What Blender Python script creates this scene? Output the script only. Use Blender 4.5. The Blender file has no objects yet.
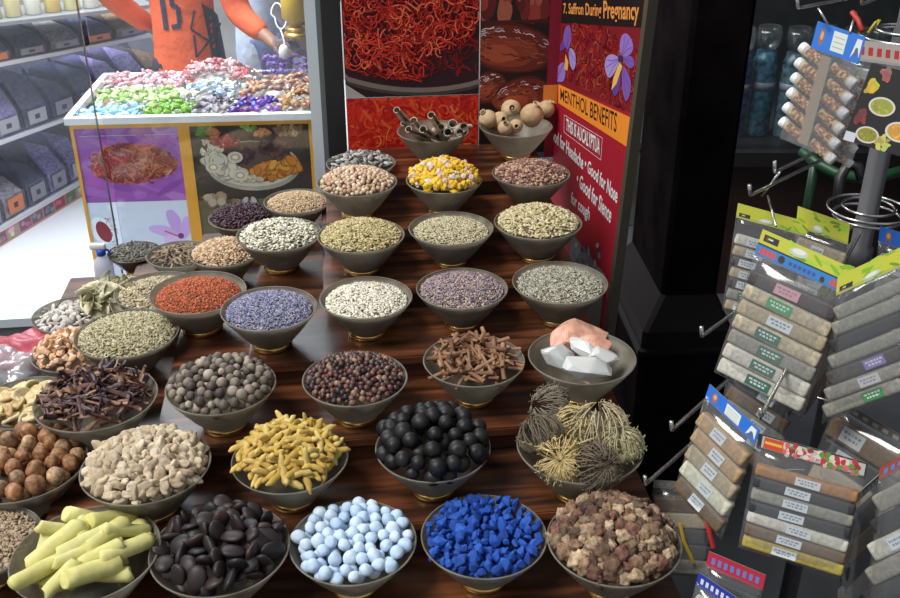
import bpy, bmesh, math, random
import numpy as np
from mathutils import Vector, Matrix, noise, Euler
random.seed(7); rng = np.random.default_rng(7)
C = bpy.context.scene.collection
H = 2.0; FPX = 1000.0; TH = math.radians(27.5); cT, sT = math.cos(TH), math.sin(TH)
YAW = math.radians(7.0)
U = Vector((math.cos(YAW), math.sin(YAW), 0)); V = Vector((-math.sin(YAW), math.cos(YAW), 0)); Z = Vector((0, 0, 1))

# ------------------------------------------------------------------ survey helpers (camera geometry -> world)
def ray(px, py):
    x = (px-450)/FPX; y = -(py-299)/FPX
    return Vector((x, cT+y*sT, -sT+y*cT))
CAM = Vector((0, 0, H))
def at_d(px, py, d): return CAM + ray(px, py)*d
def at_z(px, py, z): r = ray(px, py); return CAM + r*((z-H)/r.z)
def at_y(px, py, y): r = ray(px, py); return CAM + r*(y/r.y)
def uv(u, v, z): return U*u + V*v + Z*z
class Plane:
    """a flat board: origin, two in-plane unit axes"""
    def __init__(s, o, e1, e2):
        s.o = Vector(o); s.e1 = Vector(e1).normalized(); n = s.e1.cross(Vector(e2)).normalized(); s.e2 = n.cross(s.e1); s.n = n
    def hit(s, px, py):
        r = ray(px, py); t = (s.o-CAM).dot(s.n)/r.dot(s.n); p = CAM + r*t - s.o
        return p.dot(s.e1), p.dot(s.e2)
    def mat(s): 
        m = Matrix((s.e1, s.e2, s.n)).transposed().to_4x4(); m.translation = s.o; return m

# ------------------------------------------------------------------ materials
def nd(nt, t, **kw):
    n = nt.nodes.new(t)
    for k, v in kw.items(): setattr(n, k, v)
    return n
def base_mat(name, col=(.5, .5, .5), rough=.6, metal=0, spec=.5, **kw):
    m = bpy.data.materials.new(name); m.use_nodes = True
    b = m.node_tree.nodes['Principled BSDF']
    b.inputs['Base Color'].default_value = (*col, 1); b.inputs['Roughness'].default_value = rough
    b.inputs['Metallic'].default_value = metal; b.inputs['Specular IOR Level'].default_value = spec
    for k, v in kw.items(): b.inputs[k].default_value = v
    return m
def ramp(nt, cols, interp='LINEAR'):
    r = nd(nt, 'ShaderNodeValToRGB'); r.color_ramp.interpolation = interp
    cols = list(cols)*2 if len(cols) == 1 else cols
    e = r.color_ramp.elements
    n = len(cols)
    while len(e) < n: e.new(.5)
    for i, c in enumerate(cols):
        e[i].position = (i/(n-1) if interp == 'LINEAR' else i/n) if n > 1 else 0; e[i].color = (*c, 1)
    return r
def vary(name, cols, rough=.7, nscale=120, namt=.35, bump=.3, src='object', spec=.4, dist=.002, metal=0):
    """procedural material: colour drawn per object / per grain, mottled by noise, bumped"""
    m = base_mat(name, cols[0], rough, metal, spec); nt = m.node_tree; b = nt.nodes['Principled BSDF']; L = nt.links
    if src == 'object': rs = nd(nt, 'ShaderNodeObjectInfo').outputs['Random']
    else: rs = nd(nt, 'ShaderNodeNewGeometry').outputs['Random Per Island']
    rp = ramp(nt, cols); L.new(rs, rp.inputs[0])
    tc = nd(nt, 'ShaderNodeTexCoord'); nz = nd(nt, 'ShaderNodeTexNoise'); nz.inputs['Scale'].default_value = nscale; nz.inputs['Detail'].default_value = 5
    L.new(tc.outputs['Object'], nz.inputs['Vector'])
    mr = nd(nt, 'ShaderNodeMapRange'); mr.inputs['From Min'].default_value = .3; mr.inputs['From Max'].default_value = .7
    mr.inputs['To Min'].default_value = 1-namt; mr.inputs['To Max'].default_value = 1+namt; L.new(nz.outputs['Fac'], mr.inputs['Value'])
    mx = nd(nt, 'ShaderNodeVectorMath', operation='SCALE'); L.new(rp.outputs[0], mx.inputs[0]); L.new(mr.outputs[0], mx.inputs['Scale'])
    L.new(mx.outputs[0], b.inputs['Base Color'])
    if bump:
        bp = nd(nt, 'ShaderNodeBump'); bp.inputs['Strength'].default_value = bump; bp.inputs['Distance'].default_value = dist
        L.new(nz.outputs['Fac'], bp.inputs['Height']); L.new(bp.outputs[0], b.inputs['Normal'])
    return m
def print_mat(name, rough=.35):
    m = base_mat(name, (.5,)*3, rough); nt = m.node_tree
    a = nd(nt, 'ShaderNodeVertexColor', layer_name='Col'); nt.links.new(a.outputs[0], nt.nodes['Principled BSDF'].inputs['Base Color']); return m
def clear_mat(name, tint=(.95, .97, 1), refl=.25, milk=0.0, milkcol=(.6, .6, .6), rough=.05):
    """thin clear sheet: transparent + mirror by fresnel + optional milky scatter"""
    m = bpy.data.materials.new(name); m.use_nodes = True; nt = m.node_tree; nt.nodes.clear(); L = nt.links
    out = nd(nt, 'ShaderNodeOutputMaterial'); tr = nd(nt, 'ShaderNodeBsdfTransparent'); tr.inputs[0].default_value = (*tint, 1)
    gl = nd(nt, 'ShaderNodeBsdfGlossy'); gl.inputs['Roughness'].default_value = rough
    fr = nd(nt, 'ShaderNodeFresnel'); ge = nd(nt, 'ShaderNodeNewGeometry'); io = nd(nt, 'ShaderNodeMapRange'); io.inputs['To Min'].default_value = 1.45; io.inputs['To Max'].default_value = 1/1.45; L.new(ge.outputs['Backfacing'], io.inputs['Value']); L.new(io.outputs[0], fr.inputs[0])
    ml = nd(nt, 'ShaderNodeMath', operation='MULTIPLY_ADD'); ml.inputs[1].default_value = 1.0; ml.inputs[2].default_value = refl*.2; L.new(fr.outputs[0], ml.inputs[0])
    mx = nd(nt, 'ShaderNodeMixShader'); L.new(ml.outputs[0], mx.inputs[0]); L.new(tr.outputs[0], mx.inputs[1]); L.new(gl.outputs[0], mx.inputs[2])
    last = mx.outputs[0]
    if milk > 0:
        df = nd(nt, 'ShaderNodeBsdfDiffuse'); df.inputs[0].default_value = (*milkcol, 1)
        tl = nd(nt, 'ShaderNodeBsdfTranslucent'); tl.inputs[0].default_value = (*milkcol, 1)
        ad = nd(nt, 'ShaderNodeMixShader'); ad.inputs[0].default_value = .35; L.new(df.outputs[0], ad.inputs[1]); L.new(tl.outputs[0], ad.inputs[2])
        m2 = nd(nt, 'ShaderNodeMixShader'); m2.inputs[0].default_value = milk; L.new(last, m2.inputs[1]); L.new(ad.outputs[0], m2.inputs[2]); last = m2.outputs[0]
    L.new(last, out.inputs[0]); return m
def wood_mat():
    m = base_mat('stained_wood', (.1, .04, .02), .3, spec=.6); nt = m.node_tree; L = nt.links; b = nt.nodes['Principled BSDF']
    tc = nd(nt, 'ShaderNodeTexCoord'); mp = nd(nt, 'ShaderNodeMapping'); mp.inputs['Scale'].default_value = (1.8, 17, 17); L.new(tc.outputs['Object'], mp.inputs[0])
    nz = nd(nt, 'ShaderNodeTexNoise'); nz.inputs['Scale'].default_value = 2.2; nz.inputs['Detail'].default_value = 8; nz.inputs['Distortion'].default_value = .6; L.new(mp.outputs[0], nz.inputs[0])
    r = ramp(nt, [(.014, .006, .004), (.055, .019, .009), (.13, .043, .017), (.28, .095, .034)]); 
    for i, p in enumerate((.3, .45, .58, .75)): r.color_ramp.elements[i].position = p
    L.new(nz.outputs['Fac'], r.inputs[0])
    n2 = nd(nt, 'ShaderNodeTexNoise'); n2.inputs['Scale'].default_value = 5; L.new(tc.outputs['Object'], n2.inputs[0])
    mr = nd(nt, 'ShaderNodeMapRange'); mr.inputs['To Min'].default_value = .4; mr.inputs['To Max'].default_value = 1.5; L.new(n2.outputs['Fac'], mr.inputs[0])
    mx = nd(nt, 'ShaderNodeVectorMath', operation='SCALE'); L.new(r.outputs[0], mx.inputs[0]); L.new(mr.outputs[0], mx.inputs['Scale']); L.new(mx.outputs[0], b.inputs['Base Color'])
    m3 = nd(nt, 'ShaderNodeMapRange'); m3.inputs['To Min'].default_value = .2; m3.inputs['To Max'].default_value = .5; L.new(n2.outputs['Fac'], m3.inputs[0]); L.new(m3.outputs[0], b.inputs['Roughness'])
    bp = nd(nt, 'ShaderNodeBump'); bp.inputs['Strength'].default_value = .15; bp.inputs['Distance'].default_value = .001; L.new(nz.outputs['Fac'], bp.inputs['Height']); L.new(bp.outputs[0], b.inputs['Normal'])
    return m
def bowl_mat():
    m = bpy.data.materials.new('smoky_frosted_glass'); m.use_nodes = True; nt = m.node_tree; L = nt.links; b = nt.nodes['Principled BSDF']
    b.inputs['Roughness'].default_value = .38; b.inputs['Specular IOR Level'].default_value = .5
    tc = nd(nt, 'ShaderNodeTexCoord'); nz = nd(nt, 'ShaderNodeTexNoise'); nz.inputs['Scale'].default_value = 26; nz.inputs['Detail'].default_value = 6; L.new(tc.outputs['Object'], nz.inputs[0])
    oi = nd(nt, 'ShaderNodeObjectInfo')
    r = ramp(nt, [(.29, .26, .20), (.48, .46, .41)]); r.color_ramp.elements[0].position = .35; r.color_ramp.elements[1].position = .68; L.new(nz.outputs['Fac'], r.inputs[0]); L.new(r.outputs[0], b.inputs['Base Color'])
    tr = nd(nt, 'ShaderNodeBsdfTransparent'); tr.inputs[0].default_value = (.84, .82, .74, 1)
    tl = nd(nt, 'ShaderNodeBsdfTranslucent'); tl.inputs[0].default_value = (.46, .44, .39, 1)
    m1 = nd(nt, 'ShaderNodeMixShader'); m1.inputs[0].default_value = .35; L.new(b.outputs[0], m1.inputs[1]); L.new(tl.outputs[0], m1.inputs[2])
    m2 = nd(nt, 'ShaderNodeMixShader'); m2.inputs[0].default_value = .42; L.new(m1.outputs[0], m2.inputs[1]); L.new(tr.outputs[0], m2.inputs[2])
    L.new(m2.outputs[0], nt.nodes['Material Output'].inputs[0]); return m

WOOD = wood_mat(); BOWL = bowl_mat()
BRASS = base_mat('brass', (.75, .48, .17), .25, 1)
PRINT = print_mat('printed_vinyl', .5); PRINT.node_tree.nodes['Principled BSDF'].inputs['Specular IOR Level'].default_value = .25; PRINTM = print_mat('printed_card', .5)
BLACKG = base_mat('black_lacquer', (.011, .009, .009), .32)
CHROME = base_mat('chrome_wire', (.62, .62, .6), .25, 1)
STEEL = base_mat('grey_pole', (.18, .18, .19), .4, .5)
ALU = base_mat('aluminium', (.66, .74, .80), .4)
FILM = clear_mat('plastic_film', (.95, .96, .97), .25, .10, (.5, .51, .52), .12)
GLASS = clear_mat('pane_glass', (.93, .96, .97), .3)
ACRYL = clear_mat('acrylic', (.9, .91, .97), .1, .05, (.45, .45, .56), .08)
WHITE = base_mat('white_gloss', (.8, .8, .8), .35)
def plain(name, col, rough=.5, **k): return base_mat(name, col, rough, **k)

# ------------------------------------------------------------------ mesh helpers
def mk(name, verts, faces, mats, smooth=True, midx=None, cols=None):
    me = bpy.data.meshes.new(name)
    me.from_pydata([tuple(v) for v in verts], [], faces)
    for m in (mats if isinstance(mats, (list, tuple)) else [mats]): me.materials.append(m)
    if smooth: me.polygons.foreach_set('use_smooth', [True]*len(me.polygons))
    if midx is not None: me.polygons.foreach_set('material_index', midx)
    if cols is not None:
        a = me.color_attributes.new('Col', 'FLOAT_COLOR', 'CORNER'); arr = np.ones((len(me.loops), 4), np.float32); i = 0
        for p, c in zip(me.polygons, cols):
            n = p.loop_total; arr[i:i+n, :3] = c; i += n
        a.data.foreach_set('color', arr.ravel())
    me.update(); return me
def from_bm(name, bm, mats, smooth=False):
    bm.normal_update(); me = bpy.data.meshes.new(name); bm.to_mesh(me); bm.free()
    for m in (mats if isinstance(mats, (list, tuple)) else [mats]): me.materials.append(m)
    if smooth: me.polygons.foreach_set('use_smooth', [True]*len(me.polygons))
    return me
def ob(name, me, parent=None, loc=None, rot=None, mat=None):
    o = bpy.data.objects.new(name, me); C.objects.link(o)
    if parent: o.parent = parent
    if loc is not None: o.location = loc
    if rot is not None: o.rotation_euler = rot
    if mat is not None: o.matrix_world = mat
    return o
def tag(o, label, cat, group=None, kind=None):
    o['label'] = label; o['category'] = cat
    if group: o['group'] = group
    if kind: o['kind'] = kind
    return o
def struct(name, me, loc=None, mat=None): o = ob(name, me, None, loc, None, mat); o['kind'] = 'structure'; return o
def empty(name, loc=(0, 0, 0), mat=None):
    o = bpy.data.objects.new(name, None); C.objects.link(o); o.location = loc; o.empty_display_size = .05
    if mat is not None: o.matrix_world = mat
    return o
class MB:
    """collects shapes, builds ONE mesh"""
    def __init__(s): s.v = []; s.f = []; s.m = []
    def add(s, v, f, m=0):
        n = len(s.v); s.v += [Vector(p) for p in v]; s.f += [tuple(i+n for i in q) for q in f]; s.m += [m]*len(f); return s
    def box(s, x0, x1, y0, y1, z0, z1, m=0, fr=None):
        v = [(x, y, z) for z in (z0, z1) for y in (y0, y1) for x in (x0, x1)]
        if fr: v = [fr(*p) for p in v]
        return s.add(v, [(0, 2, 3, 1), (4, 5, 7, 6), (0, 1, 5, 4), (2, 6, 7, 3), (0, 4, 6, 2), (1, 3, 7, 5)], m)
    def lathe(s, prof, n=32, c=(0, 0, 0), m=0, axis=None):
        v = []; f = []; c = Vector(c)
        for r, z in prof:
            for i in range(n):
                a = 2*math.pi*i/n; v.append(c+Vector((r*math.cos(a), r*math.sin(a), z)))
        for j in range(len(prof)-1):
            for i in range(n): f.append((j*n+i, j*n+(i+1) % n, (j+1)*n+(i+1) % n, (j+1)*n+i))
        return s.add(v, f, m)
    def tube(s, pts, rad, n=8, m=0, cap=True, closed=False):
        pts = [Vector(p) for p in pts]; k = len(pts); rs = rad if isinstance(rad, (list, tuple)) else [rad]*k
        v = []; f = []; up = None
        for i, p in enumerate(pts):
            if closed: t = (pts[(i+1) % k]-pts[i-1]).normalized()
            else: t = (pts[min(i+1, k-1)]-pts[max(i-1, 0)]).normalized()
            if up is None: up = t.orthogonal().normalized()
            up = (up - t*up.dot(t)); up = up.normalized() if up.length > 1e-6 else t.orthogonal().normalized()
            w = t.cross(up)
            for j in range(n):
                a = 2*math.pi*j/n; v.append(p+(up*math.cos(a)+w*math.sin(a))*rs[i])
        for i in range(k if closed else k-1):
            i2 = (i+1) % k
            for j in range(n): f.append((i*n+j, i*n+(j+1) % n, i2*n+(j+1) % n, i2*n+j))
        if cap and not closed: f.append(tuple(range(n-1, -1, -1))); f.append(tuple(range((k-1)*n, k*n)))
        return s.add(v, f, m)
    def mesh(s, name, mats, smooth=False): return mk(name, s.v, s.f, mats, smooth, s.m)
def bevelbox(name, x, y, z, mat, bev=.003, seg=2, center=True):
    bm = bmesh.new(); bmesh.ops.create_cube(bm, size=1); bmesh.ops.scale(bm, vec=(x, y, z), verts=bm.verts)
    if not center: bmesh.ops.translate(bm, vec=(0, 0, z/2), verts=bm.verts)
    bmesh.ops.bevel(bm, geom=bm.edges[:], offset=bev, segments=seg, affect='EDGES', profile=.6)
    return from_bm(name, bm, mat, True)
def ico(sub):
    bm = bmesh.new(); bmesh.ops.create_icosphere(bm, subdivisions=sub, radius=1)
    v = np.array([q.co[:] for q in bm.verts]); f = [tuple(x.index for x in q.verts) for q in bm.faces]; bm.free(); return v, f
ICO = {i: ico(i) for i in (1, 2, 3, 4)}
def blob(name, mat, size, amp=.1, sc=1.5, amp2=0, sc2=5, sub=3, seed=0, smooth=True, ridge=False):
    v, f = ICO[sub]; out = []; off = Vector((seed*7.13, seed*3.7, seed*1.9))
    for p in v:
        p = Vector(p); d = 1+amp*noise.noise(p*sc+off)+amp2*(abs(noise.noise(p*sc2+off))*2-.6 if ridge else noise.noise(p*sc2+off))
        out.append((p.x*d*size[0], p.y*d*size[1], p.z*d*size[2]))
    return mk(name, out, f, mat, smooth)
def hull(name, mat, size, n=14, bev=0, seed=0, smooth=False):
    n = n+6
    rr = random.Random(seed); bm = bmesh.new()
    for i in range(n):
        p = Vector((rr.gauss(0, 1), rr.gauss(0, 1), rr.gauss(0, 1))).normalized()*rr.uniform(.75, 1.05)
        bm.verts.new((p.x*size[0], p.y*size[1], p.z*size[2]))
    r = bmesh.ops.convex_hull(bm, input=bm.verts)
    bmesh.ops.delete(bm, geom=[g for g in bm.verts if not g.link_faces], context='VERTS')
    if bev: bmesh.ops.bevel(bm, geom=bm.edges[:], offset=bev, segments=2, affect='EDGES', clamp_overlap=True)
    bmesh.ops.recalc_face_normals(bm, faces=bm.faces)
    return from_bm(name, bm, mat, smooth)
def finger(name, mat, L, r, bend=.3, seed=0, n=9, seg=9, lump=.2, taper=.5):
    rr = random.Random(seed); pts = []; rs = []
    for i in range(seg):
        t = i/(seg-1)*2-1
        pts.append((t*L/2, bend*L*(t*t-.4)*.5+rr.uniform(-1, 1)*r*.15, rr.uniform(-1, 1)*r*.2))
        e = 1-abs(t)**3*taper; rs.append(r*e*(1+rr.uniform(-lump, lump))*(.55 if i in (0, seg-1) else 1))
    return MB().tube(pts, rs, n).mesh(name, mat, True)
def curl(name, mat, L, r, th, turn=4.6, seed=0, n=10, seg=6, bend=.0):
    """a strip of bark rolled along its length"""
    rr = random.Random(seed); v = []; f = []; m = 2*(n+1)
    for k in range(seg):
        t = k/(seg-1)*2-1; x = t*L/2; tw = rr.uniform(-.1, .1); jr = 1+rr.uniform(-.08, .08); y0 = bend*(t*t)
        ring = []
        for i in range(n+1):
            a = turn*i/n + tw; q = r*jr*(1-.25*i/n); ring.append((x+rr.uniform(-1, 1)*.001, q*math.cos(a)+y0, q*math.sin(a)))
        for i in range(n, -1, -1):
            a = turn*i/n + tw; q = r*jr*(1-.25*i/n)-th; ring.append((x, q*math.cos(a)+y0, q*math.sin(a)))
        v += ring
    for k in range(seg-1):
        for i in range(m): f.append((k*m+i, k*m+(i+1) % m, (k+1)*m+(i+1) % m, (k+1)*m+i))
    for k, o in ((0, 1), (seg-1, 0)):
        for i in range(n):
            q = (k*m+i, k*m+i+1, k*m+m-2-i, k*m+m-1-i); f.append(q if o else q[::-1])
    return mk(name, v, f, mat, True)
def leaf(name, mat, L, W, cup=.3, seed=0, th=.0006, fold=.0):
    rr = random.Random(seed); nx, ny = 10, 5; top = []; ph = rr.uniform(0, 6)
    for i in range(nx+1):
        t = i/nx; w = W/2*max(.04, math.sin(math.pi*t**.9))**.8
        for j in range(ny+1):
            q = j/ny*2-1
            top.append(Vector(((t-.5)*L, q*w, cup*W*(q*q)*.6+fold*abs(q)*W + .12*L*math.sin(t*3+ph)*.5 + rr.uniform(-1, 1)*W*.02)))
    bot = [p-Vector((0, 0, th)) for p in top]; n = len(top); f = []; s = ny+1
    for i in range(nx):
        for j in range(ny):
            a = (i*s+j, (i+1)*s+j, (i+1)*s+j+1, i*s+j+1); f.append(a); f.append(tuple(x+n for x in a[::-1]))
        f.append((i*s, n+i*s, n+(i+1)*s, (i+1)*s)); f.append((i*s+ny, (i+1)*s+ny, n+(i+1)*s+ny, n+i*s+ny))
    return mk(name, top+bot, f, mat, True)
def text_polys(s, x0, x1, y0, y1, offset=.012):
    """lettering -> vertices and faces filling the box x0..x1, y0..y1"""
    cu = bpy.data.curves.new('lettering', 'FONT'); cu.body = s; cu.offset = offset; cu.resolution_u = 3
    t = bpy.data.objects.new('lettering', cu); C.objects.link(t); dg = bpy.context.evaluated_depsgraph_get()
    me = bpy.data.meshes.new_from_object(t.evaluated_get(dg)); v = np.array([q.co[:] for q in me.vertices]); f = [tuple(p.vertices) for p in me.polygons]
    bpy.data.objects.remove(t); bpy.data.meshes.remove(me); bpy.data.curves.remove(cu)
    a, b = v.min(0), v.max(0)
    v[:, 0] = x0+(v[:, 0]-a[0])/(b[0]-a[0])*(x1-x0); v[:, 1] = y0+(v[:, 1]-a[1])/(b[1]-a[1])*(y1-y0)
    return v, f
class Art:
    """printed picture: flat coloured shapes inked over one another on a board"""
    def __init__(s, z0=.0004, step=3e-6): s.v = []; s.f = []; s.c = []; s.z = z0; s.step = step
    def poly(s, pts, col):
        n = len(s.v); s.z += s.step; s.v += [(p[0], p[1], s.z) for p in pts]; s.f.append(tuple(range(n, n+len(pts)))); s.c.append(col); return s
    def rect(s, x0, x1, y0, y1, col): return s.poly([(x0, y0), (x1, y0), (x1, y1), (x0, y1)], col)
    def ell(s, cx, cy, a, b, col, rot=0, n=24, wob=0, a0=0, a1=2*math.pi):
        pts = []; ph = random.uniform(0, 9)
        for i in range(n):
            t = a0+(a1-a0)*i/(n if a1-a0 > 6.28 else n-1); k = 1+wob*math.sin(3*t+ph)+wob*.6*math.sin(5*t+ph*2)
            x, y = a*k*math.cos(t), b*k*math.sin(t); pts.append((cx+x*math.cos(rot)-y*math.sin(rot), cy+x*math.sin(rot)+y*math.cos(rot)))
        return s.poly(pts, col)
    def ribbon(s, pts, w, col):
        """tapering stroke as quads"""
        n = len(pts); L = []; R = []
        for i, p in enumerate(pts):
            a = pts[max(i-1, 0)]; b = pts[min(i+1, n-1)]; dx, dy = b[0]-a[0], b[1]-a[1]; l = math.hypot(dx, dy) or 1; k = (w[i] if isinstance(w, list) else w)/2
            L.append((p[0]-dy/l*k, p[1]+dx/l*k)); R.append((p[0]+dy/l*k, p[1]-dx/l*k))
        s.z += s.step; b = len(s.v)
        for l, r in zip(L, R): s.v += [(*l, s.z), (*r, s.z)]
        for i in range(n-1): s.f.append((b+2*i, b+2*i+1, b+2*i+3, b+2*i+2)); s.c.append(col)
        return s
    def strands(s, n, box, L, w, cols, clip=None, curvy=1.2):
        x0, x1, y0, y1 = box
        for _ in range(n):
            x, y = random.uniform(x0, x1), random.uniform(y0, y1); a = random.uniform(0, 6.28); k = random.uniform(-curvy, curvy)*2/L; l = L*random.uniform(.5, 1.2); pts = []
            for i in range(6):
                pts.append((min(max(x, x0), x1), min(max(y, y0), y1))); x += math.cos(a)*l/5; y += math.sin(a)*l/5; a += k*l/5
            if clip and not all(clip(*p) for p in pts): continue
            s.ribbon(pts, w*random.uniform(.6, 1.3), random.choice(cols))
        return s
    def text(s, t, x0, x1, y0, y1, col, offset=.012):
        v, f = text_polys(t, x0, x1, y0, y1, offset); s.z += s.step; n = len(s.v); s.v += [(p[0], p[1], s.z) for p in v]
        for q in f: s.f.append(tuple(i+n for i in q)); s.c.append(col)
        return s
    def text4(s, t, q, col, offset=.012):
        """lettering fitted in a quad bl, br, tr, tl of the board"""
        v, f = text_polys(t, 0, 1, 0, 1, offset); s.z += s.step; n = len(s.v); bl, br, tr, tl = [np.array(p) for p in q]
        for p in v:
            a, b = p[0], p[1]; w = (bl*(1-a)+br*a)*(1-b)+(tl*(1-a)+tr*a)*b; s.v.append((w[0], w[1], s.z))
        for g in f: s.f.append(tuple(i+n for i in g)); s.c.append(col)
        return s
    def mesh(s, name, mat): return mk(name, s.v, s.f, mat, False, None, s.c)

# ================================================================== CAMERA, LIGHT, WORLD
cam = bpy.data.cameras.new('camera'); co = bpy.data.objects.new('camera', cam); C.objects.link(co)
co.location = CAM; co.rotation_euler = (math.pi/2-TH, 0, 0); cam.sensor_width = 36; cam.lens = FPX/900*36; cam.clip_start = .02
bpy.context.scene.camera = co
sc = bpy.context.scene
sc.view_settings.view_transform = 'Standard'; sc.view_settings.look = 'None'; sc.view_settings.gamma = 1; sc.view_settings.exposure = 0
w = bpy.data.worlds.new('sky'); sc.world = w; w.use_nodes = True
w.node_tree.nodes['Background'].inputs[0].default_value = (.88, .94, 1, 1); w.node_tree.nodes['Background'].inputs[1].default_value = .42
def light(name, typ, loc, energy, col=(1, 1, 1), rot=(0, 0, 0), **kw):
    l = bpy.data.lights.new(name, typ); l.energy = energy; l.color = col
    for k, v in kw.items(): setattr(l, k, v)
    o = bpy.data.objects.new(name, l); C.objects.link(o); o.location = loc; o.rotation_euler = rot; return o
def aim(d): return Vector(d).to_track_quat('-Z', 'Y').to_euler()
light('daylight', 'SUN', (-2, 2, 5), 3.4, (1, .97, .92), aim((.50, .26, -.85)), angle=math.radians(28))
light('shop_ceiling_lamp', 'AREA', (-1.6, 4.6, 3.2), 120, (.93, .96, 1), aim((0, 0, -1)), size=2.0)
light('shop_ceiling_lamp', 'AREA', (-1.9, 3.5, 3.0), 55, (.93, .96, 1), aim((-.1, .25, -1)), size=1.0)

# ================================================================== SETTING
def wallbox(name, p0, p1, z0, z1, th, mat):
    a = Vector((p0[0], p0[1], 0)); b = Vector((p1[0], p1[1], 0)); e = (b-a).normalized(); n = Vector((-e.y, e.x, 0))
    return struct(name, MB().box(0, (b-a).length, 0, th, z0, z1, 0, lambda x, y, z: a+e*x+n*y+Z*z).mesh(name, mat))
FLOORW = base_mat('white_floor_tile', (.86, .88, .92), .25)
FLOORD = vary('grey_paving', [(.035, .038, .044)], .6, 4, .3, .1, dist=.004)
struct('floor', MB().box(-3.6, 5, -1.2, 9.5, -.1, -.004).mesh('floor', FLOORD))
fl = MB(); a = [uv(-3.5, 2.5, 0), uv(.2, 2.5, 0), uv(.5, 7.6, 0), uv(-3.5, 7.6, 0)]
fl.add([*a, *[p-Z*.004 for p in a]], [(0, 1, 2, 3), (7, 6, 5, 4)]); struct('floor_shop', fl.mesh('floor_shop', FLOORW))
WALLM = vary('shop_wall', [(.45, .43, .42)], .6, 3, .2, 0)
wallbox('wall_back', (-3.2, 7.4), (.4, 7.4), 0, 3.2, .1, WALLM)
# shelf wall of acrylic bins on the left
W0 = Vector((-2.165, 4.38, 0)); We = Vector((.19, .68, 0)).normalized(); Wn = Vector((-We.y, We.x, 0))   # Wn points into the wall
wallbox('wall_left', (W0-We*1.6+Wn*.66)[:2], (W0+We*3.0+Wn*.66)[:2], 0, 3.0, .1, WALLM)
bb = Art(1e-4); bb.rect(0, 4.4, 0, .085, (.55, .28, .22)); bb.rect(0, 4.4, .068, .085, (.85, .85, .9)); bb.rect(0, 4.4, 0, .008, (.6, .35, .3))
for i in range(46):
    x = .05+i*.095; c = random.choice([(.5, .12, .15), (.25, .3, .2), (.6, .55, .5), (.35, .2, .3), (.2, .2, .25)])
    bb.rect(x, x+.085, .012, .064, tuple(k*.7 for k in c))
    for _ in range(3): bb.ell(x+random.uniform(.015, .07), random.uniform(.022, .052), .014, .012, tuple(min(1, k*random.uniform(.7, 2)) for k in c), wob=.1, n=12)
pb = Plane(W0-We*1.5, We, Z)
struct('baseboard_left', bb.mesh('baseboard_left', PRINT), mat=pb.mat())
bk = MB().box(0, 4.4, -.40, -.004, 0, .085); struct('trim_1', bk.mesh('trim_1', WHITE), mat=Matrix.Translation(W0-We*1.5) @ Matrix((We, -Wn, Z)).transposed().to_4x4())

# partition: metal base, post, two glass panes
VP = 2.52
base_z = .70
def uvbox(u0, u1, v0, v1, z0, z1, mb=None): return (mb or MB()).box(u0, u1, v0, v1, z0, z1, 0, lambda x, y, z: uv(x, y, z))
GREYM = base_mat('brushed_grey_metal', (.30, .31, .33), .4, .6)
struct('trim_2', uvbox(-2.4, -.13, VP-.02, VP+.05, base_z-.022, base_z+.003).mesh('trim_2', ALU))
struct('trim_3', uvbox(-2.4, -.13, VP-.015, VP+.04, base_z-.06, base_z-.024).mesh('trim_3', plain('dark_rubber', (.12, .12, .13))))
struct('trim_4', uvbox(-2.4, -.13, VP-.05, VP+.04, 0, base_z-.062).mesh('trim_4', GREYM))
ug = uv(0, 0, 0)
pg = Plane(uv(0, VP, 0), U, Z); u_edge = pg.hit(97, 125)[0]
ua, ub, uc_, ud_ = (pg.hit(x_, 85)[0] for x_ in (309, 320, 325, 344))
struct('window_1', uvbox(-2.4, u_edge, VP, VP+.008, base_z+.003, 3).mesh('window_1', GLASS))
struct('window_2', uvbox(u_edge+.012, ua-.001, VP+.012, VP+.02, base_z+.003, 3).mesh('window_2', GLASS))
struct('trim_5', uvbox(u_edge-.0009, u_edge+.0009, VP-.001, VP+.012, base_z+.003, 3).mesh('trim_5', plain('glass_edge', (.10, .16, .15), .2)))
struct('trim_6', MB().box(ua, ub, VP-.004, VP+.03, 0, 3.0, 0, lambda x, y, z: uv(x, y, z)).mesh('trim_6', ALU))
struct('trim_9', MB().box(ub, uc_, VP-.01, VP+.03, 0, 3.0, 0, lambda x, y, z: uv(x, y, z)).mesh('trim_9', plain('grey_frame', (.14, .16, .17), .4)))
struct('trim_7', MB().box(uc_, ud_, VP-.02, VP+.04, 0, 3.0, 0, lambda x, y, z: uv(x, y, z)).mesh('trim_7', vary('black_post', [(.02, .02, .022)], .45, 6, .3, 0)))

# pillar on the right: shaft, flare, plinth
def ring(x0, x1, y0, y1, ch, z):
    p = [(x0+ch, y0), (x1-ch, y0), (x1, y0+ch), (x1, y1-ch), (x1-ch, y1), (x0+ch, y1), (x0, y1-ch), (x0, y0+ch)]
    c = Vector((.66, 2.6, 0)); R = Matrix.Rotation(YAW*.5, 3, 'Z')
    return [c+R @ (Vector((x, y, 0))-c)+Z*z for x, y in p]
pm = MB(); lv = [(.06, .0), (.06, .562), (.068, .567), (.068, .580), (.058, .584), (.056, .635), (.0, .722), (.0, 1.595), (.006, 1.6), (.006, 1.615), (0, 1.62), (0, 3.2)]
vs = []
for e, z in lv: vs += ring(.582-e, .74+e*.7, 2.48-e, 2.86+e, .012, z)
fs = [(j*8+i, j*8+(i+1) % 8, (j+1)*8+(i+1) % 8, (j+1)*8+i) for j in range(len(lv)-1) for i in range(8)]
PILM = vary('black_lacquer_column', [(.007, .0055, .006)], .5, 9, .4, .08, spec=0)
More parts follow.
